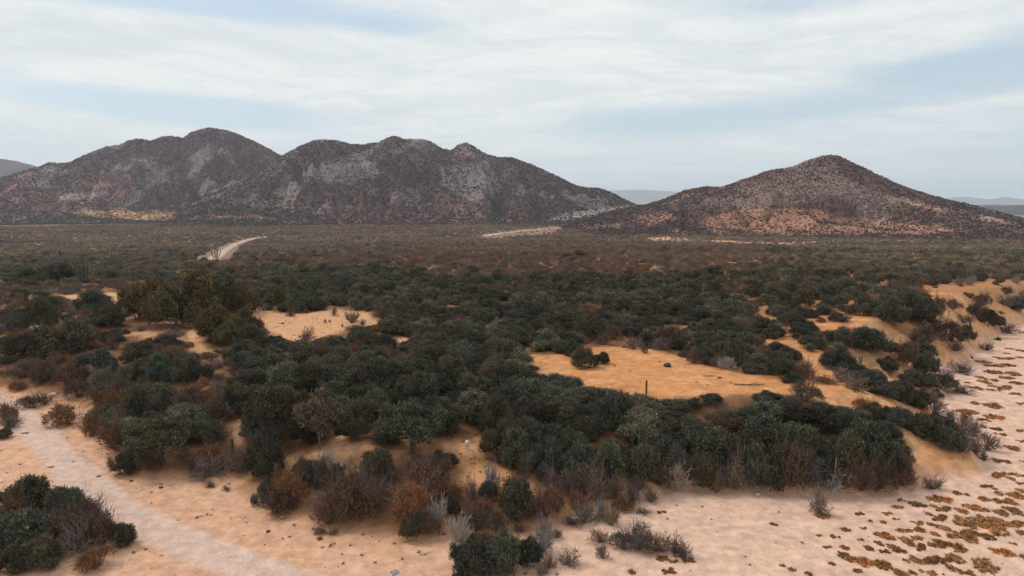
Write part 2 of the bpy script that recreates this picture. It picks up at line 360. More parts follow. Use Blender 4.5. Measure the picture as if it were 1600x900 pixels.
def road(name, path, width, label, zoff, step, colr, edge=0.35):
    P = np.array(path, float); seg = np.hypot(*(P[1:] - P[:-1]).T); s = np.concatenate([[0], np.cumsum(seg)])
    q = np.arange(0, s[-1], step)
    # smooth the centre line
    cx, cy = np.interp(q, s, P[:, 0]), np.interp(q, s, P[:, 1]); k = max(1, int(4 / step)); ker = np.ones(2 * k + 1) / (2 * k + 1)
    cx = np.convolve(np.pad(cx, k, 'edge'), ker, 'valid'); cy = np.convolve(np.pad(cy, k, 'edge'), ker, 'valid')
    tx, ty = np.gradient(cx), np.gradient(cy); l = np.hypot(tx, ty); nx, ny = ty / l, -tx / l
    u = np.linspace(-1, 1, 29); w = width / 2 * (1 + .12 * noise(q / 9, q * 0, 7))[:, None]
    x = cx[:, None] + nx[:, None] * u * w; y = cy[:, None] + ny[:, None] * u * w
    z = terrain(x, y) + zoff; z[:, 0] -= zoff + .03; z[:, -1] -= zoff + .03
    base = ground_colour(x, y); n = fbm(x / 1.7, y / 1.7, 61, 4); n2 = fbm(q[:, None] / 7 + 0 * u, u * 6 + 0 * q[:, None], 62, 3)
    rut = np.exp(-((np.abs(u) - .42) / .17) ** 2)
    z = z - rut * .03 * (width < 5) 
    c = mixc(base, colr, sstep(0, 1, (1 - np.abs(u)) / edge - .0 + .4 * n) * (.84 + .12 * np.exp(-((np.abs(u) - .36) / .13) ** 2) - .22 * np.exp(-(np.abs(u) / .16) ** 2) * (.5 + n2) + .14 * n2 + .12 * n).clip(0, 1) * np.ones_like(x))
    me, _ = grid_mesh(name, np.stack([x, y, z], -1)[:, ::-1], M_GROUND, np.clip(c, 0, 1)[:, ::-1])
    o = link(name, me); o['kind'] = 'structure'; o['label'] = label; o['category'] = 'road'; return o
road('dirt_road', NEAR_ROAD, 4.1, 'pale two rut dirt track crossing the sand in front of the scrub', .06, .35, (0.585, 0.42, 0.345), .4)
road('dirt_road', MID_ROAD, 7.5, 'pale dirt road curving away through the middle of the plain', .08, 1.2, (0.50, 0.39, 0.325), .45)
road('dirt_road', FAR_ROAD, 13, 'far strip of pale dirt road before the pass between the mountains', .2, 3, (0.58, 0.44, 0.34), .4)

# ------------------------------------------------------------------ mountains
def ridge_line(pts):
    a, e = pix_azel([p[0] for p in pts], [p[1] for p in pts]); return a, e
class Mountain:
    def __init__(s, pts, R0, RB, seed, skew=0.10, patches=(), back=1.0, rnoise=90):
        s.a, s.e = ridge_line(pts); s.R0, s.RB, s.seed, s.skew, s.patches, s.back, s.rn = R0, RB, seed, skew, patches, back, rnoise
        s.a0, s.a1 = s.a[0], s.a[-1]
    def height(s, a, t):
        """a: bearing, t: 0 at the foot, 1 on the ridge, 2 behind"""
        k = np.sin((np.clip(t, 0, 1)) * math.pi)
        Rr = s.R0 + s.rn * fbm(a * 9, a * 0, s.seed, 3); Rb = s.RB + 45 * fbm(a * 12, a * 0 + 3, s.seed + 5, 3)
        r = np.where(t < 1, Rb + (Rr - Rb) * t, Rr + (t - 1) * (Rr - Rb) * s.back)
        tt = np.clip(t, 0, 1); x, y = r * np.sin(a), r * np.cos(a)
        aw = a + (1 - tt) * s.skew * (.6 + noise(a * 7, tt * 1.5, s.seed + 9)) * np.sign(np.sin(a * 23 + s.seed))
        sh = lambda q: CAMH + Rr * np.tan(np.interp(q, s.a, s.e))
        H = sh(a) * sstep(.55, 1, tt) + sh(aw) * (1 - sstep(.55, 1, tt)); H = np.where(t > 1, sh(a), H)
        zb = -12.0
        p = 1.5 + .5 * noise(a * 10, tt * 0, s.seed + 2)
        z = zb + (H - zb) * np.where(t < 1, tt ** p, 1 - (t - 1) ** 1.3)
        rel = np.clip((H - zb) / 120, 0, 2)
        z = z + rel * k * (26 * (ridged(x / 210, y / 210, s.seed + 20, 5) - .55) + 5 * fbm(x / 35, y / 35, s.seed + 30, 3))
        z = z + rel * k * 34 * (s.gul(a, tt, x, y) - .5)
        z = z + 2.0 * np.minimum(rel * 3, 1) * fbm(x / 22, y / 22, s.seed + 40, 3) * sstep(.6, 1, tt)
        return x, y, z
    def gul(s, a, t, x, y):
        """ravines that run down the slope"""
        q = a * s.R0 / 95 + .9 * fbm(x / 170, y / 170, s.seed + 80, 3) + (t - .5) * 1.2 * np.sin(a * 31 + s.seed)
        return ridged(q, t * 1.4 + 5, s.seed + 81, 3)
    def build(s, name, label, base, alt, red, na, nt):
        a = np.linspace(s.a0, s.a1, na); t = np.concatenate([np.linspace(-.02, 1, nt), np.linspace(1, 2, nt // 4)[1:]])
        T_, A_ = np.meshgrid(t, a, indexing='ij'); x, y, z = s.height(A_, np.maximum(T_, 0)); z = np.where(T_ < 0, z - 6, z)
        n1 = fbm(x / 130, y / 130, s.seed + 50, 4); n2 = fbm(x / 45, y / 45, s.seed + 60, 4); n3 = fbm(x / 300, y / 300, s.seed + 70, 2)
        c = np.broadcast_to(np.array(base, float), (*x.shape, 3)).copy()
        c = mixc(c, alt, sstep(-.02, .4, n1 + .5 * n2) * .85); c = mixc(c, red, sstep(.05, .4, n3 - .5 * n2) * .7)
        px, py = to_pix(x, y, z)
        for P, col, am in s.patches:
            d = poly_dist(px, py, P); d = np.where(in_poly(px, py, P), d, -d)
            c = mixc(c, col, sstep(-3, 4, d + 7 * n2) * am)
        me, _ = grid_mesh(name, np.stack([x, y, z], -1), M_MOUNT, np.clip(c, 0, 1))
        o = link(name, me); o['kind'] = 'structure'; o['label'] = label; o['category'] = 'mountain'; return o
PALE = (0.40, 0.31, 0.26)
MA = Mountain([(-260, 330), (-120, 300), (-40, 290), (20, 272), (60, 261), (75, 254), (105, 255), (135, 241), (165, 229), (185, 227), (200, 220), (213, 216), (235, 220), (252, 214), (268, 212), (285, 216), (300, 206), (325, 199), (352, 203), (372, 209), (400, 222), (425, 235), (450, 250), (500, 275), (560, 300), (640, 330), (700, 345)],
              2300, 1650, 11, .09, [([(85, 308), (120, 301), (165, 299), (170, 302), (150, 309), (100, 314)], PALE, .95), ([(105, 331), (180, 329), (260, 331), (400, 338), (425, 342), (330, 343), (230, 345), (150, 339)], (.50, .27, .15), 1.0), ([(140, 290), (165, 284), (182, 287), (175, 292), (145, 294)], (0.40, .26, .2), .8), ([(20, 280), (45, 268), (60, 272), (40, 290), (10, 300)], (.34, .17, .14), .7)])
MB = Mountain([(250, 348), (290, 322), (330, 303), (380, 283), (415, 262), (442, 242), (470, 228), (490, 220), (507, 218), (530, 220), (548, 225), (566, 226), (592, 222), (606, 215), (618, 212), (632, 218), (655, 217), (672, 220), (690, 232), (706, 235), (716, 226), (728, 223), (742, 230), (760, 241), (778, 246), (800, 246), (830, 257), (870, 275), (900, 290), (918, 294), (935, 294), (960, 303), (980, 314), (1000, 322), (1040, 335), (1080, 348)],
              1800, 1330, 41, .08, [([(850, 345), (880, 333), (930, 327), (990, 320), (1000, 324), (960, 330), (920, 336), (880, 346)], (0.40, .34, .31), .95), ([(330, 337), (400, 337), (430, 342), (340, 342)], (.50, .27, .15), 1.0), ([(430, 300), (455, 296), (440, 306)], (.38, .25, .18), .6), ([(570, 300), (600, 290), (590, 305)], (.42, .22, .12), .5), ([(500, 255), (560, 240), (600, 270), (545, 290), (505, 285)], (.27, .22, .215), .6), ([(690, 260), (760, 250), (790, 300), (720, 310), (690, 290)], (.27, .215, .205), .6)])
MC = Mountain([(870, 356), (905, 347), (945, 333), (985, 323), (1010, 320), (1040, 310), (1070, 298), (1100, 292), (1130, 292), (1147, 286), (1175, 276), (1200, 267), (1240, 260), (1262, 250), (1280, 244), (1300, 242), (1312, 244), (1330, 253), (1370, 272), (1400, 287), (1425, 296), (1475, 311), (1530, 323), (1565, 333), (1600, 342), (1700, 356), (1800, 364)],
              1220, 860, 73, .08, [([(1090, 345), (1160, 325), (1260, 325), (1330, 340), (1450, 350), (1530, 362), (1300, 368), (1120, 368)], (0.40, .19, .115), .7), ([(980, 345), (1040, 328), (1060, 340), (1020, 352)], (.44, .23, .15), .6), ([(1410, 312), (1440, 315), (1470, 328), (1430, 325)], (.5, .3, .18), .8), ([(1540, 335), (1600, 350), (1590, 353), (1530, 342)], (.42, .29, .24), .8), ([(1150, 290), (1300, 250), (1340, 300), (1250, 320), (1130, 325)], (.22, .15, .125), .6)], rnoise=50)
MA.build('mountain', 'grey purple mountain range at the left with its highest dome shaped summit', (0.100, 0.056, 0.060), (0.25, 0.19, 0.185), (0.23, 0.115, 0.095), 330, 130)
MB.build('mountain', 'brown purple three humped mountain in the middle sloping down to the pass', (0.105, 0.058, 0.058), (0.255, 0.185, 0.175), (0.24, 0.125, 0.10), 430, 130)
MC.build('mountain', 'lone cone shaped mountain at the right with an orange foot', (0.128, 0.066, 0.056), (0.235, 0.155, 0.135), (0.28, 0.13, 0.085), 430, 130)
def far_hill(name, label, pts, R0, depth, col, seed):
    m = Mountain(pts, R0, R0 - depth, seed, .02, rnoise=0)
    a = np.linspace(m.a0, m.a1, 160); t = np.linspace(-.02, 2, 40); T_, A_ = np.meshgrid(t, a, indexing='ij')
    tt = np.clip(T_, 0, 1); r = R0 - depth + depth * T_; H = CAMH + R0 * np.tan(np.interp(A_, m.a, m.e)) + R0 * 0.0012 * fbm(A_ * 60, 0 * A_, seed, 4)
    x, y = r * np.sin(A_), r * np.cos(A_)
    z = -14 + (H + 14) * np.where(T_ < 1, tt, 2 - T_) + np.sin(tt * math.pi) * .12 * (H + 14) * fbm(x / (depth * .4), y / (depth * .4), seed + 3, 4)
    c = np.broadcast_to(np.array(col), (*x.shape, 3)) * (1 + .35 * fbm(x / (depth * .3), y / (depth * .3), seed + 5, 4))[..., None]
    me, _ = grid_mesh(name, np.stack([x, y, z], -1), M_FAR, np.clip(c, 0, 1)); o = link(name, me); o['kind'] = 'structure'; o['label'] = label; o['category'] = 'hills'
far_hill('far_hills', 'pale blue hazy hills seen through the pass between the mountains', [(880, 318), (915, 303), (945, 298), (975, 296.5), (1010, 296), (1040, 298), (1075, 300), (1110, 306), (1150, 318)], 21000, 2500, (0.10, 0.09, 0.085), 101)
far_hill('far_hills', 'faint jagged distant range at the right behind the long dark rise', [(1380, 318), (1440, 312), (1480, 309), (1510, 307), (1545, 311), (1570, 308), (1600, 311), (1680, 306), (1760, 312), (1900, 318)], 22000, 2000, (0.12, 0.10, 0.095), 105)
far_hill('dark_rise', 'low dark blue flat topped rise at the right edge', [(1420, 326), (1500, 321), (1540, 320), (1600, 320), (1700, 321), (1900, 324)], 5200, 1700, (0.06, 0.06, 0.06), 107)
far_hill('far_hills', 'blue grey hill at the far left behind the range', [(-300, 262), (-180, 250), (-60, 243), (0, 246), (25, 250), (50, 256), (85, 268), (120, 290), (150, 312)], 4600, 1200, (0.10, 0.085, 0.09), 109)

# ------------------------------------------------------------------ plant builders (unit size: crown radius about 1)
def unit(v): return v / (np.linalg.norm(v, axis=-1, keepdims=True) + 1e-9)
def lobes(rng, n, h=1.0, lift=0.0, spread=.62, small=1.0):
    L = []
    for k in range(n):
        a = rng.uniform(0, 2 * math.pi); q = math.sqrt(rng.uniform(0, 1)) * spread
        zz = lift + h * (rng.uniform(.20, .72) if q < .4 else rng.uniform(.12, .46))
        rr_ = rng.uniform(.24, .42) * (1.1 - .3 * q) * small; q = q * (1 + .25 * (1 - small))
        L.append((np.array([q * math.cos(a), q * math.sin(a), zz]), rr_ * np.array([1, 1, .85 * min(1, h)])))
    return L
def leaves(g, rng, L, n, size, tuft=9, fuzz=.07, v=(.30, 1.75), asp=.5, up=.35, low=-.45):
    m = max(1, n // tuft); w = np.array([l[1][0] ** 2 for l in L]); w /= w.sum(); k = rng.choice(len(L), m * 2, p=w)
    C = np.array([l[0] for l in L])[k]; Rd = np.array([l[1] for l in L])[k]
    d = unit(rng.normal(size=(m * 2, 3))); d[:, 2] = np.where(d[:, 2] < low, -d[:, 2], d[:, 2])
    p = C + d * Rd * rng.uniform(.72, 1.08, (m * 2, 1))
    ok = np.ones(len(p), bool)
    for c, r in L: ok &= ~((((p - c) / r) ** 2).sum(1) < .5)
    ok &= p[:, 2] > .02; sel = np.flatnonzero(ok)[:m]; p, d = p[sel], d[sel]; m = len(p)
    tv = rng.uniform(.55, 1.5, m)
    P = np.repeat(p, tuft, 0) + rng.normal(size=(m * tuft, 3)) * fuzz; D = unit(np.repeat(d, tuft, 0) + rng.normal(size=(m * tuft, 3)) * .75 + [0, 0, up])
    N_ = len(P); side = unit(np.cross(D, rng.normal(size=(N_, 3)))); s = size * rng.uniform(.6, 1.4, (N_, 1))
    a = P - side * s * asp * .5; b = P + side * s * asp * .5; c = P + D * s + side * s * asp * .3; e = P + D * s - side * s * asp * .3
    V = np.stack([a, b, c, e], 1).reshape(-1, 3); V[:, 2] = np.maximum(V[:, 2], .005); Fc = np.arange(N_ * 4).reshape(-1, 4)
    vv = np.repeat(tv, tuft) * rng.uniform(v[0], v[1], N_); dead = rng.uniform(0, 1, len(L)) < .13; wf = np.where(dead[k[sel]], rng.uniform(.3, .9, m), np.where(rng.uniform(0, 1, m) < .07, .8, 0)); g.add(V, Fc, vv, np.repeat(wf, tuft))
def tube(g, pts, rad, sides=5, wood=1.0, v=1.0):
    pts = np.asarray(pts, float); n = len(pts); d = unit(np.gradient(pts, axis=0)); ref = np.array([0.31, .95, .05])
    s1 = unit(np.cross(d, ref)); s2 = np.cross(d, s1); a = np.arange(sides) * 2 * math.pi / sides
    V = (pts[:, None] + (s1[:, None] * np.cos(a)[None, :, None] + s2[:, None] * np.sin(a)[None, :, None]) * np.asarray(rad)[:, None, None]).reshape(-1, 3)
    i = np.arange(n - 1)[:, None] * sides + np.arange(sides)[None]; j = np.arange(n - 1)[:, None] * sides + (np.arange(sides)[None] + 1) % sides
    g.add(V, np.stack([i, j, j + sides, i + sides], -1).reshape(-1, 4), v, wood)
def spikes(g, P0, P1, rad, wood=1.0, v=1.0):
    """many thin tapering three sided twigs at once"""
    d = unit(P1 - P0); s1 = unit(np.cross(d, np.array([.3, .9, .2]))); s2 = np.cross(d, s1); n = len(P0); rad = np.broadcast_to(rad, (n,))[:, None]
    V = np.stack([P0 + s1 * rad, P0 + (-.5 * s1 + .87 * s2) * rad, P0 + (-.5 * s1 - .87 * s2) * rad, P1], 1).reshape(-1, 3)
    b = np.arange(n)[:, None] * 4; Fc = np.concatenate([b + [0, 1, 3], b + [1, 2, 3], b + [2, 0, 3]]); g.add(V, Fc, np.tile(np.broadcast_to(v, (n,)), 3), wood)
def fan(rng, g, n, h, r0, kids=5, grand=4, thick=.012, wood=1.0, lean=.9, up=.55):
    """leafless bush: stems from the base, forking twice"""
    a = rng.uniform(0, 2 * math.pi, n); tilt = rng.uniform(.05, lean, n); l = rng.uniform(.45, .8, n)
    d = np.stack([np.sin(tilt * 1.3) * np.cos(a), np.sin(tilt * 1.3) * np.sin(a), np.cos(tilt * 1.3) * h + .1], 1)
    P0 = np.stack([np.cos(a), np.sin(a), 0 * a], 1) * r0 * rng.uniform(0, 1, (n, 1)); P1 = P0 + d * l[:, None]
    spikes(g, P0, P1, thick, wood, rng.uniform(.7, 1.3, n)); Q0, Q1 = P0, P1
    for lev, kk in enumerate((kids, grand)):
        m = len(Q0); f = rng.uniform(.35, 1.0, (m, kk, 1)); B = Q0[:, None] + (Q1 - Q0)[:, None] * f; ln = np.linalg.norm(Q1 - Q0, axis=1)[:, None, None] * rng.uniform(.4, .8, (m, kk, 1))
        D = unit(unit(Q1 - Q0)[:, None] + rng.normal(size=(m, kk, 3)) * .55 + [0, 0, up * .3]); E = B + D * ln; B, E = B.reshape(-1, 3), E.reshape(-1, 3)
        E[:, 2] = np.maximum(E[:, 2], .03); spikes(g, B, E, thick * (.62, .42)[lev], wood, rng.uniform(.6, 1.4, len(B))); Q0, Q1 = B, E
    return Q1
def branches(rng, L, trunk_h=0.0, base_r=.05, n_trunks=3, sides=5, tree=False):
    g = Geo(); starts = []
    for k in range(n_trunks):
        a = rng.uniform(0, 2 * math.pi); b = np.array([math.cos(a), math.sin(a), 0]) * (.05 if tree else .18)
        b[2] = -.12
        top = np.array([b[0] * 2.5 + rng.uniform(-.12, .12), b[1] * 2.5 + rng.uniform(-.12, .12), max(trunk_h, .18)])
        mid = (b + top) / 2 + rng.uniform(-.06, .06, 3); tube(g, [b, mid, top], [base_r, base_r * .8, base_r * .65], sides + 1); starts.append(top)
    for c, r in L:
        s = starts[int(np.argmin([np.linalg.norm((q - c)[:2]) for q in starts]))]; m = (s + c) / 2 + rng.uniform(-.07, .07, 3); m[2] -= .04
        tube(g, [s, m, c], [base_r * .55, base_r * .36, base_r * .18], sides)
        e = c + unit(rng.normal(size=(5, 3)) + [0, 0, .5]) * r * .95; spikes(g, np.repeat(c[None], 5, 0), e, base_r * .16)
    return g
def core(g, L, rng, f=.62, v=.6):
    """inner dense twig mass of each clump: keeps far light from leaking through"""
    ph = np.linspace(0, math.pi, 5)[1:-1]; th = np.linspace(0, 2 * math.pi, 7)[:-1]
    for c, r in L:
        V = [c + [0, 0, r[2] * f]] + [c + r * f * rng.uniform(.85, 1.15) * np.array([math.sin(p) * math.cos(t), math.sin(p) * math.sin(t), math.cos(p)]) for p in ph for t in th] + [c - [0, 0, r[2] * f]]
        V = np.array(V); V[:, 2] = np.maximum(V[:, 2], .0); q = [[1 + i * 6 + j, 1 + (i + 1) * 6 + j, 1 + (i + 1) * 6 + (j + 1) % 6, 1 + i * 6 + (j + 1) % 6] for i in range(2) for j in range(6)]
        g.add(V, q, v, 0); n0 = 0
        g.add(V, [[0, 1 + j, 1 + (j + 1) % 6] for j in range(6)], v, 0)

# near prototypes: (part meshes) --------------------------------------------------------
PROTO = {}
def protos():
    S = []
    for k in range(7):                                     # leafy evergreen shrubs
        rng = np.random.default_rng(100 + k); L = lobes(rng, 20 + k % 3 * 5, .95 + .12 * (k % 3), small=.66); g = Geo()
        leaves(g, rng, L, 9000, .052, tuft=14, fuzz=.045, asp=.45); core(g, L, rng)
        S.append([('crown', g.mesh('shrub_crown', M_LEAF)), ('branches', branches(rng, L, .15, .03, 3).mesh('shrub_branches', M_LEAF))])
    PROTO['G'] = S; S = []
    for k in range(4):                                     # trees: crown lifted on a trunk
        rng = np.random.default_rng(200 + k); L = lobes(rng, 24, .85, .38, .68, small=.7); g = Geo()
        leaves(g, rng, L, 9500, .048, tuft=14, fuzz=.042, low=-.2, asp=.45); core(g, L, rng, .5)
        S.append([('crown', g.mesh('tree_crown', M_LEAF)), ('trunk', branches(rng, L, .36, .05, 1 + k % 2, 6, True).mesh('tree_trunk', M_LEAF))])
    PROTO['T'] = S; S = []
    for k in range(5):                                     # brown and rust shrubs: thinner leaves over twigs
        rng = np.random.default_rng(300 + k); L = lobes(rng, 9, .9); g = Geo(); leaves(g, rng, L, 2600, .06, tuft=7, fuzz=.06, v=(.4, 1.9))
        b = Geo(); fan(rng, b, 26, .95, .2, 5, 5, .017)
        S.append([('foliage', g.mesh('brown_foliage', M_LEAF)), ('twigs', b.mesh('brown_twigs', M_LEAF))])
    PROTO['B'] = S; S = []
    for k in range(5):                                     # leafless grey or reddish bushes
        rng = np.random.default_rng(400 + k); b = Geo(); fan(rng, b, 26, .95, .16, 5, 5, .028, lean=1.15, wood=.0)
        st = Geo(); n = 16; a = rng.uniform(0, 6.28, n); q = rng.uniform(.1, 1, n)
        for j in range(n):
            e = np.array([math.cos(a[j]) * q[j] * .6, math.sin(a[j]) * q[j] * .6, .62 - .25 * q[j]]); tube(st, [e * [.1, .1, 0] - [0, 0, .06], e * [.45, .45, .6], e], [.024, .017, .009], 4, .5)
        S.append([('twigs', b.mesh('bush_twigs', M_LEAF)), ('stems', st.mesh('bush_stems', M_LEAF))])
    PROTO['D'] = S; S = []
    for k in range(6):                                     # low salt-grass mats on the sand
        rng = np.random.default_rng(500 + k); g = Geo(); n = 11; cc = np.stack([rng.uniform(-.75, .75, n), rng.uniform(-.5, .5, n), 0 * rng.uniform(size=n)], 1); rr_ = rng.uniform(.14, .34, n)
        for c, r in zip(cc, rr_ * .68):
            th = np.linspace(0, 2 * math.pi, 10)[:-1]; ring = np.stack([c[0] + r * np.cos(th), c[1] + r * np.sin(th) * .8, 0 * th - .03], 1); ri = np.stack([c[0] + r * .6 * np.cos(th), c[1] + r * .5 * np.sin(th), 0 * th + .09], 1)
            V = np.concatenate([ring, ri, [[c[0], c[1], .14]]]); g.add(V, [[j, (j + 1) % 9, 9 + (j + 1) % 9, 9 + j] for j in range(9)], .42, .35); g.add(V, [[9 + j, 9 + (j + 1) % 9, 18] for j in range(9)], .5, .35)
        nt = 150; kt = rng.integers(0, n, nt); ang = rng.uniform(0, 6.28, nt); q = np.sqrt(rng.uniform(0, 1.5, nt)); C = cc[kt] + np.stack([rr_[kt] * q * np.cos(ang), rr_[kt] * q * np.sin(ang) * .85, .07 * (1 - q.clip(0, 1) ** 2)], 1)
        nb = 9; tv = np.where(rng.uniform(0, 1, nt) < .35, rng.uniform(.25, .5, nt), rng.uniform(.8, 1.5, nt)); wd = rng.uniform(0, 1, nt) < .3
        P0 = np.repeat(C, nb, 0) + rng.normal(size=(nt * nb, 3)) * [.035, .035, 0]; D = unit(rng.normal(size=(nt * nb, 3)) * [.75, .75, .2] + [.15, 0, .8]); E1 = P0 + D * (np.repeat(rng.uniform(.09, .24, nt), nb) * rng.uniform(.6, 1.2, nt * nb))[:, None]
        spikes(g, P0, E1, .024, np.repeat(np.where(wd, .75, 0.0), nb)[0:1].mean() * 0, np.repeat(tv, nb) * rng.uniform(.7, 1.3, nt * nb))
        S.append(g.mesh('grass_mat', M_LEAF))
    PROTO['S'] = S
protos()
TINT = {'G': (0.078, 0.083, 0.061), 'T': (0.090, 0.100, 0.066), 'O': (0.112, 0.092, 0.046), 'B': (0.20, 0.095, 0.042), 'R': (0.115, 0.075, 0.058), 'D': (0.205, 0.155, 0.13), 'W': (0.38, 0.34, 0.32), 'S': (0.33, 0.175, 0.066), 'K': (0.13, 0.115, 0.095)}
KIND = {'G': ('evergreen_shrub', 'G', 'shrub'), 'T': ('desert_tree', 'T', 'tree'), 'O': ('desert_tree', 'G', 'tree'), 'B': ('brown_shrub', 'B', 'shrub'), 'R': ('brown_shrub', 'B', 'shrub'), 'K': ('brown_shrub', 'B', 'shrub'),
        'D': ('dry_bush', 'D', 'bush'), 'W': ('dry_bush', 'D', 'bush'), 'S': ('grass_mat', 'S', 'grass mat')}
rnd = random.Random(4)
PLACED = []       # everything standing as its own object: dict(x, y, px, py, w, type, root)
def plant(ty, x, y, rad, hgt, label=None, asp=1.0, rot=None, tint=None, var=None, px=None, py=None):
    name, key, cat = KIND[ty]; P = PROTO[key]; p = P[rnd.randrange(len(P)) if var is None else var % len(P)]
    base = tint or TINT[ty]; j = rnd.uniform(.72, 1.35); h = rnd.uniform(-.12, .12)
    tv = [base[0] * j * (1 + h), base[1] * j, base[2] * j * (1 - h)]
    z = gz(x, y); rot = rnd.uniform(0, 6.283) if rot is None else rot
    if key == 'S':
        o = link(name, p); o['tint'] = tv
        e = .6 * rad; s0 = (gz(x + e, y) - gz(x - e, y)) / (2 * e); s1 = (gz(x, y + e) - gz(x, y - e)) / (2 * e); o.rotation_mode = 'XYZ'
        from mathutils import Vector, Quaternion
        q = Vector((0, 0, 1)).rotation_difference(Vector((-s0, -s1, 1)).normalized()) @ Quaternion((0, 0, 1), rot); o.rotation_euler = q.to_euler()
    else:
        o = bpy.data.objects.new(name, None); COL.objects.link(o); o.empty_display_size = .3; o.rotation_euler = (0, 0, rot)
        for nm, me in p:
            c = bpy.data.objects.new(nm, me); COL.objects.link(c); c.parent = o; c['tint'] = tv
    o.location = (x, y, z - (.0 if key == 'S' else .02)); o.scale = (rad * asp, rad, hgt); o['category'] = cat
    if px is None: a_, b_ = to_pix(x, y, z); px, py = float(a_), float(b_)
    PLACED.append(dict(x=x, y=y, px=px, py=py, r=rad, h=hgt, ty=ty, o=o, tv=tv, label=label)); return o

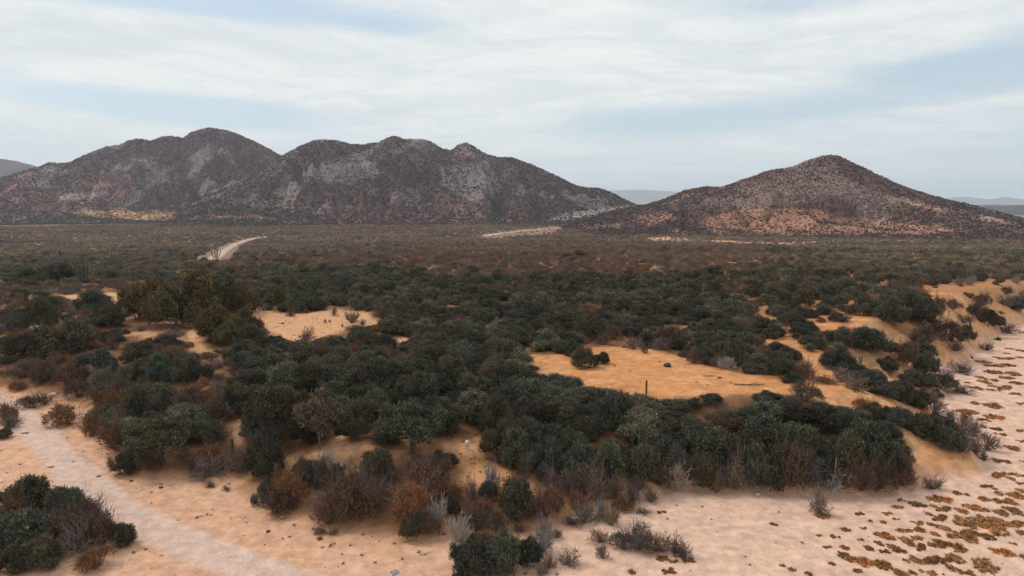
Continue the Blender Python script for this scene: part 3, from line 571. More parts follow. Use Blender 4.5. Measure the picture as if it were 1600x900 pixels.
# ------------------------------------------------------------------ plants one can point at: (photo x of the base, photo y of the base, crown width, crown height, type, label)
HAND = [
 # clump in the lower left corner
 (48, 806, 78, 46, 'G', None), (12, 836, 60, 46, 'B', None), (95, 822, 72, 50, 'G', None), (128, 838, 66, 44, 'R', None), (30, 872, 84, 56, 'G', None), (82, 862, 74, 46, 'R', None),
 (55, 893, 66, 34, 'G', None), (150, 858, 60, 46, 'R', None), (184, 856, 42, 34, 'G', 'small dark green shrub at the right tip of the lower left clump'), (122, 868, 60, 40, 'D', None), (-20, 866, 60, 50, 'G', None),
 (143, 893, 60, 26, 'B', 'low rust orange shrub on the sand below the lower left clump'), (8, 900, 50, 30, 'G', None), (0, 806, 60, 34, 'G', None),
 # by the track
 (92, 666, 58, 26, 'B', 'low rust brown shrub between the dirt track and the left bank'), (44, 640, 38, 18, 'R', None), (66, 632, 26, 16, 'D', None), (140, 684, 40, 28, 'B', 'small spiky rust shrub right of the low shrub near the track'),
 (172, 730, 14, 16, 'D', 'tiny grey twig bush alone on sand left of the leaning tree'), (4, 662, 34, 26, 'B', 'rust shrub at the left edge beside the dirt track'), (8, 672, 30, 22, 'D', None), (2, 686, 26, 14, 'G', None),
 (120, 624, 40, 24, 'R', None), (150, 636, 44, 26, 'R', None), (170, 650, 50, 30, 'B', None), (186, 628, 50, 30, 'R', None), (215, 640, 50, 30, 'K', None), (100, 606, 46, 26, 'R', None), (70, 598, 40, 22, 'K', None), (30, 596, 44, 20, 'R', None), (155, 610, 46, 26, 'K', None), (290, 650, 60, 36, 'R', None), (330, 668, 60, 40, 'R', None), (355, 650, 56, 40, 'G', None), (340, 690, 40, 26, 'D', None), (300, 690, 50, 30, 'R', None), (390, 728, 40, 30, 'R', None),
 # leaning tree group
 (178, 708, 62, 46, 'R', None), (205, 668, 60, 46, 'G', None), (250, 655, 66, 42, 'G', None), (240, 737, 105, 66, 'T', 'small green tree with bare forked trunk at the sand edge, left'), (192, 742, 46, 24, 'G', None),
 (228, 738, 54, 22, 'R', None), (205, 704, 52, 34, 'G', None), (265, 672, 50, 32, 'R', None), (316, 706, 66, 44, 'T', 'small dark green tree behind orange twigs, right of the bare forked trunk'), (320, 732, 56, 26, 'B', None), (318, 750, 60, 34, 'D', None),
 (305, 742, 40, 26, 'R', None), (285, 730, 36, 16, 'R', None), (328, 762, 18, 9, 'D', None), (352, 768, 14, 8, 'D', None),
 (402, 744, 66, 62, 'G', None), (378, 742, 48, 38, 'D', None), (420, 752, 56, 50, 'G', None), (360, 738, 40, 30, 'R', None), (412, 712, 60, 50, 'K', None), (440, 676, 90, 60, 'G', None), (410, 660, 70, 56, 'G', None),
 (400, 690, 60, 40, 'G', None), (430, 702, 110, 84, 'T', 'broad green tree with grey brown tree touching its right side'), (498, 712, 100, 84, 'T', 'round grey brown thin crowned tree above an orange gap'), (640, 722, 130, 84, 'T', 'spreading green tree with pale straight trunk left of the goat'),
 (448, 790, 70, 44, 'B', 'orange brown shrub with a dark green side at the terrace edge'), (410, 790, 44, 40, 'G', None), (430, 806, 70, 34, 'R', None), (494, 768, 56, 46, 'D', None), (486, 760, 40, 34, 'G', None), (470, 750, 34, 34, 'R', None),
 (512, 742, 40, 36, 'W', 'pale bare branched bush behind the dark organ pipe cactus'), (582, 752, 74, 44, 'G', None), (560, 768, 60, 40, 'D', None), (600, 760, 40, 30, 'R', None), (545, 815, 100, 60, 'R', None), (512, 826, 64, 46, 'R', None), (580, 806, 56, 44, 'D', None), (540, 790, 60, 30, 'B', None),
 (520, 838, 20, 14, 'D', None), (498, 836, 20, 9, 'R', None), (646, 820, 72, 54, 'B', 'orange tipped brown shrub over a dark green one, lower middle'), (640, 844, 46, 48, 'G', None), (622, 812, 30, 50, 'D', None), (684, 822, 40, 44, 'W', 'pale silver bare bush between rust and dark green shrubs'),
 (660, 766, 88, 46, 'R', None), (672, 790, 60, 36, 'R', None), (690, 760, 40, 40, 'R', None), (706, 812, 36, 34, 'G', None), (700, 788, 50, 30, 'B', None), (650, 740, 50, 26, 'G', None), (690, 735, 60, 32, 'G', None), (664, 838, 50, 30, 'R', None),
 (738, 792, 36, 42, 'D', None), (762, 784, 36, 32, 'G', None), (768, 765, 32, 40, 'W', None), (755, 812, 46, 24, 'B', None), (744, 834, 52, 42, 'D', None), (776, 832, 38, 36, 'D', None), (716, 850, 46, 46, 'W', 'bare grey spreading bush left of the big bottom centre green shrub'),
 (806, 818, 78, 54, 'G', None), (853, 815, 66, 52, 'R', None), (800, 796, 50, 34, 'G', None), (870, 800, 40, 36, 'D', None), (808, 834, 30, 16, 'D', None), (820, 752, 34, 38, 'D', 'grey twiggy bush standing alone right of the goat path'),
 (735, 905, 74, 62, 'G', None), (782, 903, 80, 66, 'G', 'big dense green shrub at the bottom centre edge of the frame'), (828, 888, 50, 44, 'G', None), (760, 868, 60, 30, 'R', None), (800, 872, 50, 30, 'K', None), (848, 866, 40, 44, 'W', None), (852, 842, 34, 36, 'W', 'pale spiky bush above the right side of the bottom centre shrub'), (858, 890, 28, 24, 'D', None), (846, 900, 24, 20, 'D', None),
 (870, 842, 16, 14, 'D', None), (888, 886, 38, 24, 'D', 'round grey brown bush on sand right of bottom centre shrub'), (938, 850, 34, 22, 'D', 'low grey bush on sand left of the long grey green bush row'), (942, 875, 26, 20, 'D', None),
 (975, 862, 44, 28, 'K', None), (1000, 864, 56, 38, 'K', 'tall middle bush of the long grey green row on the sand'), (1030, 866, 48, 34, 'D', None), (1055, 868, 44, 30, 'D', None), (1072, 876, 26, 20, 'D', None),
 (956, 824, 32, 36, 'D', None), (942, 812, 26, 34, 'W', None), (915, 820, 60, 30, 'D', None), (890, 822, 30, 14, 'D', None), (900, 800, 40, 28, 'B', None), (935, 792, 70, 54, 'D', None), (908, 785, 50, 40, 'D', None), (962, 785, 44, 38, 'D', None), (884, 776, 56, 44, 'D', None),
 (984, 796, 30, 42, 'D', None), (975, 800, 40, 20, 'B', None), (1005, 804, 26, 10, 'D', None), (1018, 786, 28, 26, 'D', 'small round grey bush on the sand at the thicket corner'), (998, 770, 34, 34, 'D', None), (858, 760, 36, 34, 'D', None), (905, 758, 60, 34, 'G', None),
 (1058, 772, 46, 44, 'W', 'pale grey radial bare bush at the foot of the thicket'), (1284, 806, 34, 40, 'D', 'lone blue grey bush on the sand before the thicket corner'), (1308, 776, 56, 48, 'W', 'pinkish pale bare bush at the right foot of the thicket'), (1328, 772, 50, 40, 'R', None),
 (1378, 772, 60, 42, 'R', None), (1415, 765, 44, 36, 'R', None), (1405, 735, 60, 40, 'G', None), (1350, 774, 50, 40, 'R', None), (1240, 772, 56, 60, 'R', 'reddish bare shrub with upright twigs inside the front thicket'), (1120, 772, 50, 30, 'R', None),
 (1206, 772, 56, 48, 'G', None), (1150, 770, 50, 52, 'K', None), (1095, 768, 60, 50, 'G', None), (1030, 765, 50, 36, 'R', None), (1180, 756, 50, 40, 'B', None), (1272, 770, 50, 50, 'D', None),
 (1461, 766, 26, 20, 'D', 'small grey bush on sand beside the right end of the thicket'), (1262, 636, 50, 30, 'K', 'blue grey green shrub alone on the bare spur above the thicket'), (1350, 640, 30, 12, 'B', None), (1366, 648, 30, 14, 'R', None),
 (782, 722, 74, 62, 'G', 'dark leafy shrub right beside the goat'), (812, 738, 80, 60, 'G', None), (855, 748, 80, 60, 'G', None), (700, 684, 60, 50, 'G', None), (672, 676, 70, 56, 'G', None), (775, 684, 64, 56, 'G', None), (560, 690, 60, 40, 'G', None), (590, 672, 70, 54, 'G', None), (795, 706, 40, 54, 'R', 'reddish brown drooping shrub inside the dark thicket right of the goat'), (900, 752, 80, 60, 'G', None), (950, 756, 80, 56, 'G', None), (1000, 762, 80, 60, 'G', None), (1050, 752, 80, 64, 'G', None), (1130, 758, 84, 64, 'G', None), (1175, 764, 80, 60, 'G', None), (1225, 756, 84, 64, 'G', None), (1268, 764, 80, 66, 'G', None), (1320, 758, 80, 70, 'G', None), (1362, 742, 80, 60, 'G', None), (1395, 752, 60, 50, 'G', None),
 # green strip down the right spur
 (1378, 660, 40, 22, 'G', None), (1405, 668, 50, 28, 'G', None), (1432, 680, 52, 30, 'G', None), (1460, 694, 52, 32, 'G', None), (1486, 706, 48, 30, 'G', None), (1508, 712, 40, 26, 'D', None), (1528, 714, 30, 20, 'D', None), (1478, 690, 50, 30, 'G', None),
 (1486, 666, 24, 20, 'D', None), (1508, 662, 22, 16, 'D', None), (1524, 684, 36, 24, 'D', None), (1508, 680, 30, 18, 'D', None), (1546, 706, 30, 22, 'D', 'round grey bush at the outer tip of the right spur'), (1540, 720, 16, 12, 'D', None),
 (1464, 646, 40, 26, 'D', None), (1440, 640, 46, 26, 'G', None), (1415, 632, 50, 26, 'G', None), (1392, 624, 46, 24, 'G', None), (1365, 612, 60, 26, 'G', None), (1340, 612, 46, 20, 'D', None), (1317, 598, 24, 20, 'W', 'small pale bare bush in the gully behind the bare spur'),
 (1428, 606, 40, 18, 'G', None), (1450, 614, 42, 20, 'G', None), (1465, 622, 22, 14, 'G', None), (1476, 602, 34, 22, 'D', None), (1504, 584, 36, 18, 'D', 'spiky grey bush on the sand at the mouth of the right gully'), (1510, 616, 32, 12, 'D', None),
 (1450, 588, 42, 28, 'G', None), (1445, 570, 50, 32, 'G', None), (1418, 575, 40, 30, 'R', None), (1494, 554, 26, 16, 'D', None), (1316, 582, 60, 38, 'G', 'dark green shrub standing before a small bare hummock on the right'), (1335, 588, 20, 18, 'W', None), (1300, 575, 30, 20, 'D', None),
 (1275, 548, 50, 26, 'G', None), (1315, 546, 54, 30, 'G', None), (1352, 552, 50, 28, 'G', None), (1375, 556, 50, 30, 'G', None), (1238, 566, 50, 26, 'G', None), (1215, 560, 40, 20, 'G', None), (1220, 590, 50, 30, 'G', None), (1262, 592, 40, 24, 'R', None),
 (1395, 512, 56, 40, 'G', None), (1440, 516, 60, 36, 'G', None), (1420, 500, 60, 34, 'G', 'large dark green shrub overhanging the eroded bank at the right'), (1355, 494, 50, 34, 'G', None), (1470, 498, 30, 24, 'R', None), (1262, 480, 50, 34, 'G', None), (1480, 545, 50, 30, 'R', None), (1450, 545, 44, 24, 'R', None), (1500, 540, 30, 24, 'G', None),
 # right bank
 (1493, 488, 28, 14, 'R', None), (1508, 510, 30, 16, 'D', None), (1530, 500, 30, 22, 'R', None), (1545, 512, 32, 20, 'G', None), (1560, 520, 34, 18, 'G', None), (1582, 522, 26, 12, 'D', None), (1545, 548, 20, 12, 'D', None), (1515, 536, 26, 20, 'G', None), (1580, 486, 30, 18, 'D', None), (1595, 490, 30, 20, 'G', None), (1540, 480, 26, 16, 'R', None), (1560, 532, 9, 5, 'G', None),
 (1600, 470, 26, 12, 'D', None), (1575, 462, 16, 9, 'R', None),
 # bushes in and round the middle-left clearing
 (453, 495, 17, 18, 'D', 'small dark twig bush at the back left of the middle clearing'), (522, 494, 15, 13, 'D', None), (549, 505, 24, 24, 'D', 'grey bare bush standing at the back right of the middle clearing'), (567, 509, 12, 12, 'D', None), (478, 534, 28, 22, 'D', 'round grey bush at the front edge of the middle clearing'),
 (508, 505, 7, 6, 'D', None), (515, 504, 4, 6, 'D', None), (535, 511, 5, 6, 'D', None), (598, 500, 36, 26, 'D', None), (436, 482, 30, 28, 'O', None), (470, 487, 50, 28, 'G', None), (495, 486, 34, 22, 'G', None), (412, 486, 12, 14, 'D', None), (561, 540, 44, 24, 'G', None), (580, 542, 34, 20, 'G', None), (558, 556, 40, 18, 'B', None),
 # main clearing
 (912, 576, 52, 28, 'G', 'dark green shrub jutting into the left part of the ochre clearing'), (941, 570, 34, 20, 'G', None), (1007, 552, 14, 16, 'D', None), (992, 546, 32, 22, 'D', None), (1035, 547, 36, 22, 'D', 'grey bare bush at the back edge of the ochre clearing'), (1138, 579, 32, 18, 'W', 'pinkish grey twiggy ball bush at the right back of the ochre clearing'),
 (945, 540, 34, 24, 'D', None), (960, 532, 36, 24, 'R', None), (1085, 568, 30, 20, 'R', None), (1110, 570, 40, 24, 'G', None), (1105, 560, 50, 26, 'G', None), (1150, 572, 50, 34, 'G', None),
 # left middle
 (56, 516, 56, 34, 'G', 'solitary dark round shrub at the left, the darkest in the brown scrub'), (139, 489, 60, 26, 'G', None), (100, 554, 84, 46, 'G', None), (24, 560, 60, 28, 'G', None), (58, 566, 40, 22, 'G', None), (138, 590, 76, 36, 'G', None), (214, 568, 50, 30, 'G', None), (266, 545, 36, 20, 'G', None), (172, 548, 22, 20, 'D', None), (62, 600, 38, 28, 'R', None),
 (210, 606, 66, 38, 'G', None), (250, 600, 60, 38, 'G', None), (292, 602, 70, 38, 'G', None), (155, 506, 40, 22, 'G', None), (222, 510, 70, 60, 'T', 'olive brown tree with a pale leaning trunk showing at its left foot'), (262, 514, 96, 74, 'O', 'widest olive brown tree of the big left group'), (306, 508, 84, 72, 'O', 'dense olive brown tree in the middle of the big left group'), (205, 500, 60, 44, 'O', None), (368, 492, 78, 66, 'O', 'tallest olive brown tree at the right end of the left group'), (340, 496, 60, 56, 'O', None),
 (328, 536, 66, 54, 'O', 'olive tree standing in front of the left group by a sandy gap'), (380, 520, 56, 42, 'O', None), (355, 540, 50, 34, 'O', None), (345, 538, 46, 26, 'G', None), (388, 548, 56, 32, 'G', None), (200, 470, 60, 20, 'R', None), (170, 512, 50, 26, 'G', None), (40, 445, 60, 24, 'G', None), (85, 442, 56, 26, 'G', None),
]
def place_px(px, py, w, h, ty, label):
    x, y = unproject(px, py); d = math.hypot(math.hypot(x, y), CAMH)
    rad = w / 2 / F * d / (1.0 if ty in 'GTBORK' else .95); hg = h / F * d / (.98 if KIND[ty][1] in ('G', 'T', 'B') else 1.05)
    if KIND[ty][1] == 'T': hg = h / F * d / 1.15
    tint = (0.105, 0.088, 0.066) if label and 'grey brown thin' in label else (TINT['O'] if label and 'pale leaning' in label else None)
    plant(ty, x, y + rad * .35, rad, max(hg, .3), label, tint=tint, px=px, py=py)
for h in HAND: place_px(*h)
# salt-grass mats on the sand, lower right: photo centre, width, height
MATS = [(1541, 628, 36, 22), (1511, 641, 32, 12), (1555, 649, 28, 12), (1537, 654, 16, 8), (1550, 668, 25, 9), (1563, 677, 15, 8), (1586, 615, 14, 5), (1596, 629, 12, 8), (1595, 671, 14, 10), (1597, 688, 12, 8), (1583, 698, 24, 11), (1565, 718, 22, 12), (1598, 718, 8, 13), (1563, 739, 26, 16), (1583, 739, 13, 9), (1598, 742, 8, 7), (1543, 758, 20, 10), (1595, 754, 12, 7), (1596, 765, 14, 9),
 (1578, 771, 34, 14), (1545, 778, 26, 12), (1570, 781, 28, 13), (1582, 794, 26, 10), (1522, 790, 30, 14), (1556, 797, 30, 16), (1472, 793, 26, 11), (1466, 806, 26, 14), (1504, 797, 22, 8), (1510, 813, 40, 19), (1540, 810, 34, 17), (1555, 822, 36, 20), (1580, 815, 36, 18), (1542, 836, 26, 13), (1500, 830, 48, 22), (1518, 840, 20, 13), (1436, 816, 17, 9), (1455, 818, 17, 8), (1432, 827, 27, 10), (1383, 834, 30, 13), (1410, 827, 20, 8), (1321, 826, 17, 8), (1460, 833, 17, 7), (1417, 843, 20, 12), (1433, 840, 20, 7), (1374, 847, 14, 9), (1437, 852, 23, 15), (1457, 850, 16, 9), (1358, 855, 14, 11), (1400, 855, 25, 15), (1382, 860, 15, 9), (1482, 848, 36, 16), (1500, 857, 20, 13), (1319, 865, 20, 12), (1328, 874, 10, 7), (1362, 874, 44, 20), (1378, 880, 30, 14), (1427, 873, 25, 16), (1413, 890, 30, 22), (1468, 872, 40, 22), (1492, 868, 26, 20), (1538, 878, 36, 26), (1583, 863, 28, 13), (1583, 849, 9, 5), (1470, 777, 36, 14), (1432, 786, 28, 12), (1403, 791, 20, 6), (1387, 801, 14, 7), (1343, 802, 14, 7), (1407, 780, 11, 6), (1360, 813, 7, 5), (1501, 769, 20, 9), (1490, 700, 10, 5),
 (1536, 564, 24, 8), (1570, 558, 26, 11), (1572, 551, 11, 5), (1552, 570, 24, 8), (1553, 578, 26, 15), (1575, 569, 20, 8), (1594, 557, 15, 8), (1583, 581, 22, 14), (1572, 589, 22, 8), (1532, 588, 15, 8), (1539, 594, 18, 12), (1549, 591, 17, 12), (1588, 597, 20, 8), (1567, 603, 28, 14), (1536, 606, 15, 9), (1521, 604, 15, 7), (1555, 608, 13, 8), (1587, 614, 13, 5), (1595, 546, 13, 9), (1577, 544, 13, 5), (1597, 519, 10, 5), (1511, 597, 10, 5), (1518, 558, 15, 4), (1510, 585, 10, 4),
 (1305, 837, 14, 7), (1293, 854, 14, 5), (1320, 854, 15, 9), (1335, 872, 10, 7), (1350, 870, 10, 14), (1223, 883, 12, 5), (1237, 889, 14, 6), (1263, 895, 13, 7), (1343, 802, 12, 5), (1345, 843, 9, 5), (1280, 836, 9, 4), (987, 892, 14, 9), (1045, 889, 22, 17), (1035, 870, 22, 9), (1076, 874, 20, 9), (1062, 868, 18, 9), (1052, 876, 16, 8), (1207, 818, 14, 5), (1213, 820, 6, 4), (1284, 804, 26, 10), (1038, 799, 10, 5), (1030, 800, 8, 6), (40, 676, 10, 5), (78, 730, 10, 4), (40, 756, 13, 5), (155, 744, 8, 4), (419, 830, 7, 4), (500, 841, 11, 5),
 (1590, 800, 16, 10), (1596, 830, 16, 12), (1560, 858, 22, 12), (1510, 893, 20, 10), (1450, 893, 22, 10), (1380, 815, 10, 6), (1350, 825, 10, 5), (1400, 810, 10, 5), (1340, 890, 16, 8), (1300, 880, 12, 6)]
for i, (px, py, w, h) in enumerate(MATS):
    x, y = unproject(px, py + h * .25); d = math.hypot(math.hypot(x, y), CAMH); rad = w / 2 / F * d * .90; sy = min(1.5, h / F * d / .42 / 1.0 / max(rad, .01) * .5)
    tint = [0.46, 0.24, 0.09] if i % 4 else [0.38, 0.22, 0.10]
    plant('S', x, y, rad, max(.45, min(1.2, rad)), None, asp=1.0, rot=rnd.choice([0, 3.1416]) - .35 * (px > 1440) + rnd.uniform(-.25, .25), tint=tint, px=px, py=py)
    o = PLACED[-1]['o']; o.scale[1] = rad * rnd.uniform(1.0, 1.5) * min(1.35, max(.7, h / w / .45)); o.scale[2] = max(.6, min(1.3, rad * 1.1))
# more mats on the sand beyond the right edge and in the frame's gaps, seen from a step to the side
# ------------------------------------------------------------------ scatter over the plain
rng = np.random.default_rng(77)
def spacing(r): return 2.35 + max(0, min(r, 200) - 90) / 110 * .6 + max(0, min(r, 900) - 200) / 700 * 3.4
xs, ys = [], []
r = 50.0
while r < 1560:
    s = spacing(r)
    n = int(r * R_(92) / s); a = np.linspace(-R_(46), R_(46), n) + rng.uniform(-.5, .5, n) * s / r
    q = r + rng.uniform(-.48, .48, n) * s; xs.append(q * np.sin(a)); ys.append(q * np.cos(a)); r += s
xs = np.concatenate(xs); ys = np.concatenate(ys); zs, dd, tt_, rt_ = terrain(xs, ys, True); px, py = to_pix(xs, ys, zs); rr_ = np.hypot(xs, ys)
lowf = fbm(xs / 22, ys / 22, 201, 3); lowg = fbm(xs / 55, ys / 55, 211, 3); mid = fbm(xs / 9, ys / 9, 221, 2)
u = rng.uniform(0, 1, len(xs)); dens = np.full(len(xs), .9); green = np.full(len(xs), .8); leafb = np.full(len(xs), .5); size = np.ones(len(xs))
def zone(P, de=None, gr=None, lb=None, sz=None, soft=10):
    d = poly_dist(px, py, P); w = np.clip(.5 + np.where(in_poly(px, py, P), d, -d) / (2 * soft), 0, 1)
    for arr, v in ((dens, de), (green, gr), (leafb, lb), (size, sz)):
        if v is not None: arr[:] = arr + (v - arr) * w
far = py < 424; size[:] = np.where(far, .80, 1); dens[:] = np.where(far, .82, .9); green[:] = np.where(far, .24 + .35 * lowg, .80); leafb[:] = np.where(far, .62, .5)
green[:] = np.where(py < 380, .12 + .2 * lowg, green); 
zone([(-200, 425), (175, 425), (400, 430), (420, 560), (370, 600), (330, 650), (200, 640), (-200, 620)], .86, .30, .62, .80, 14)
zone([(-200, 385), (300, 385), (320, 430), (-200, 440)], .85, .42, .5, .85, 8)
zone([(90, 440), (230, 445), (260, 470), (90, 470)], .8, .1, .2, .8, 6)
zone([(1130, 425), (1460, 440), (1500, 560), (1340, 600), (1180, 560), (1120, 480)], .86, .66, .6, .92, 10)
zone([(1150, 395), (1620, 395), (1620, 440), (1150, 445)], .9, .42, .55, .85, 8)
zone([(520, 395), (1200, 380), (1200, 425), (1000, 438), (700, 436), (500, 412)], .88, .05, .75, .85, 5)
zone([(420, 380), (600, 385), (600, 405), (420, 400)], .9, .12, .35, .9, 6)
zone([(860, 650), (1060, 630), (1420, 660), (1440, 780), (1000, 785), (860, 760)], 1.0, .80, .75, 1.2, 8)
zone([(370, 555), (860, 545), (960, 600), (900, 750), (830, 735), (748, 715), (700, 690), (590, 690), (400, 640)], 1.0, .92, .6, 1.22, 8)
zone([(460, 540), (580, 548), (560, 575), (440, 565)], .9, .2, .9, 1, 5)
zone([(420, 740), (700, 740), (900, 770), (860, 830), (560, 830), (430, 810)], .42, .15, .5, .85, 6)
zone([(1250, 600), (1500, 620), (1560, 740), (1440, 765), (1400, 690)], .2, .2, .4, .6, 5)
zone([(1440, 446), (1620, 440), (1620, 500), (1540, 570), (1470, 560)], .30, .30, .5, .50, 5)
for b in BANDS: zone(b, .45, .1, .6, .5, 1)
road_d = np.minimum(poly_dist(xs, ys, MID_ROAD, False) - 7, poly_dist(xs, ys, FAR_ROAD, False) - 9)
zone([(328, 404), (344, 388), (372, 372), (420, 366), (422, 376), (388, 384), (362, 402)], .25, .0, .2, .45, 2); zone([(290, 395), (360, 365), (480, 362), (560, 380), (400, 395)], .85, .04, .1, .8, 8)
zone([(740, 372), (800, 360), (905, 350), (910, 358), (840, 368), (760, 374)], .18, .1, .5, .45, 2)
dcl = dist_clear(xs, ys)
keep = (u < dens * (.85 + .35 * lowf)) & (dcl < .4) & (dd > .6) & (road_d > 1.5)
front = (dd < 3.2) & (xs < 8); keep &= ~(front & (rng.uniform(0, 1, len(xs)) < .3))
# keep clear of the plants placed one by one, of the cacti and of the animal's path
hx = np.array([p['x'] for p in PLACED if p['ty'] != 'S']); hy = np.array([p['y'] for p in PLACED if p['ty'] != 'S']); hr = np.array([p['r'] for p in PLACED if p['ty'] != 'S'])
near = np.flatnonzero(keep & (rr_ < 260))
dm = np.min(np.hypot(xs[near][:, None] - hx, ys[near][:, None] - hy) - hr * .62, 1); keep[near[dm < .6]] = False
GOAT = unproject(730, 706)
for cx_, cy_, cr_ in ((GOAT[0], GOAT[1], 1.5),): keep &= np.hypot(xs - cx_, ys - cy_) > cr_
k = np.flatnonzero(keep); xs, ys, zs, px, py, rr_, dens, green, leafb, size, lowf, lowg, mid, dcl = [v[k] for v in (xs, ys, zs, px, py, rr_, dens, green, leafb, size, lowf, lowg, mid, dcl)]
n = len(xs); u1, u2 = rng.uniform(0, 1, n), rng.uniform(0, 1, n)
isg = u1 < green + .35 * mid * (green > .05); isb = (~isg) & (u2 < leafb)
ptype = np.where(isg, 0, np.where(isb, 1, 2))
spc = 2.95 + np.clip((np.minimum(rr_, 900) - 90) / 810, 0, 1) * 2.6
rad = spc * size * np.where(isg, rng.uniform(.55, .98, n), np.where(isb, rng.uniform(.45, .78, n), rng.uniform(.40, .72, n)))
rad = np.minimum(rad, np.maximum(.5, -dcl + .6))
hgt = rad * np.where(isg, rng.uniform(.72, 1.1, n), rng.uniform(.65, 1.05, n))
hgt = np.minimum(hgt, 3.2)
dist_ = np.hypot(rr_, CAMH); bad = np.zeros(n, bool)
def over_clear(f):
    ty_ = py - hgt * f * F / dist_; b = np.zeros(n, bool)
    for key_, P in CLEAR.items():
        b |= in_poly(px, ty_ + 2, P)
    return b
hgt = np.where(over_clear(1.0), hgt * .6, hgt); bad = over_clear(.8)
kk = ~bad
xs, ys, zs, px, py, rr_, isg, isb, ptype, rad, hgt, lowf, lowg, mid = [v[kk] for v in (xs, ys, zs, px, py, rr_, isg, isb, ptype, rad, hgt, lowf, lowg, mid)]
n = len(xs)
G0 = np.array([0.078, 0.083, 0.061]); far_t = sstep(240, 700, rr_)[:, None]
tint = np.zeros((n, 3))
g_ = G0 * (1 + .35 * lowf[:, None]) * np.where(rng.uniform(0, 1, n) < .18, 1.35, 1)[:, None] * (1 + np.array([.5, .25, 0]) * (np.maximum(lowg, 0) * (rng.uniform(0, 1, n) < .5))[:, None])
b_ = np.where((rng.uniform(0, 1, n) < np.where(rr_ > 180, .14, .28))[:, None], np.array([0.20, 0.10, 0.046]), np.array([0.15, 0.105, 0.068]))
d_ = np.where((rng.uniform(0, 1, n) < .25)[:, None], np.array([0.30, 0.24, 0.22]), np.array([0.17, 0.13, 0.12]))
tint[isg] = g_[isg]; tint[isb] = b_[isb]; dr = ptype == 2; tint[dr] = d_[dr]
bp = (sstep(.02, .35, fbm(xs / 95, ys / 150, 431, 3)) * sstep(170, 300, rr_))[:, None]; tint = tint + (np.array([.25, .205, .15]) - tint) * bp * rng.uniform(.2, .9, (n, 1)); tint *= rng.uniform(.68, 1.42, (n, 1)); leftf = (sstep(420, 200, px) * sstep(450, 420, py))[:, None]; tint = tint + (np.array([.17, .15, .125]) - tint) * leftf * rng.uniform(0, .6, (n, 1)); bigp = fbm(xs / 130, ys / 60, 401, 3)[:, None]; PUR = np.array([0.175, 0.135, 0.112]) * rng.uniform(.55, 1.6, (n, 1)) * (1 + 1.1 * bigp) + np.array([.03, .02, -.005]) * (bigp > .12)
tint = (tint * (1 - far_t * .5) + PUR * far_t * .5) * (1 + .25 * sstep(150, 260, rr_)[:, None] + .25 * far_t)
# the ones that show largest stand as objects of their own
cnt = {t: sum(1 for p in PLACED if KIND[p['ty']][0] == t) for t in ('evergreen_shrub', 'brown_shrub', 'dry_bush')}
app = rad / rr_; order = np.argsort(-app); taken = np.zeros(n, bool)
names = ['evergreen_shrub', 'brown_shrub', 'dry_bush']
for i in order:
    if not (-20 < px[i] < 1620 and py[i] < 905) or rr_[i] > 215: continue
    nm = names[ptype[i]]
    if cnt[nm] >= 298: continue
    cnt[nm] += 1; taken[i] = True
    ty = 'GBD'[ptype[i]]
    if ty == 'B' and tint[i][0] < .15: ty = 'R'
    if ty == 'D' and tint[i][0] > .2: ty = 'W'
    plant(ty, float(xs[i]), float(ys[i]), float(rad[i]), float(max(hgt[i], .5)), None, tint=tuple(tint[i]))
print('individual plants', cnt, 'of scatter', n)

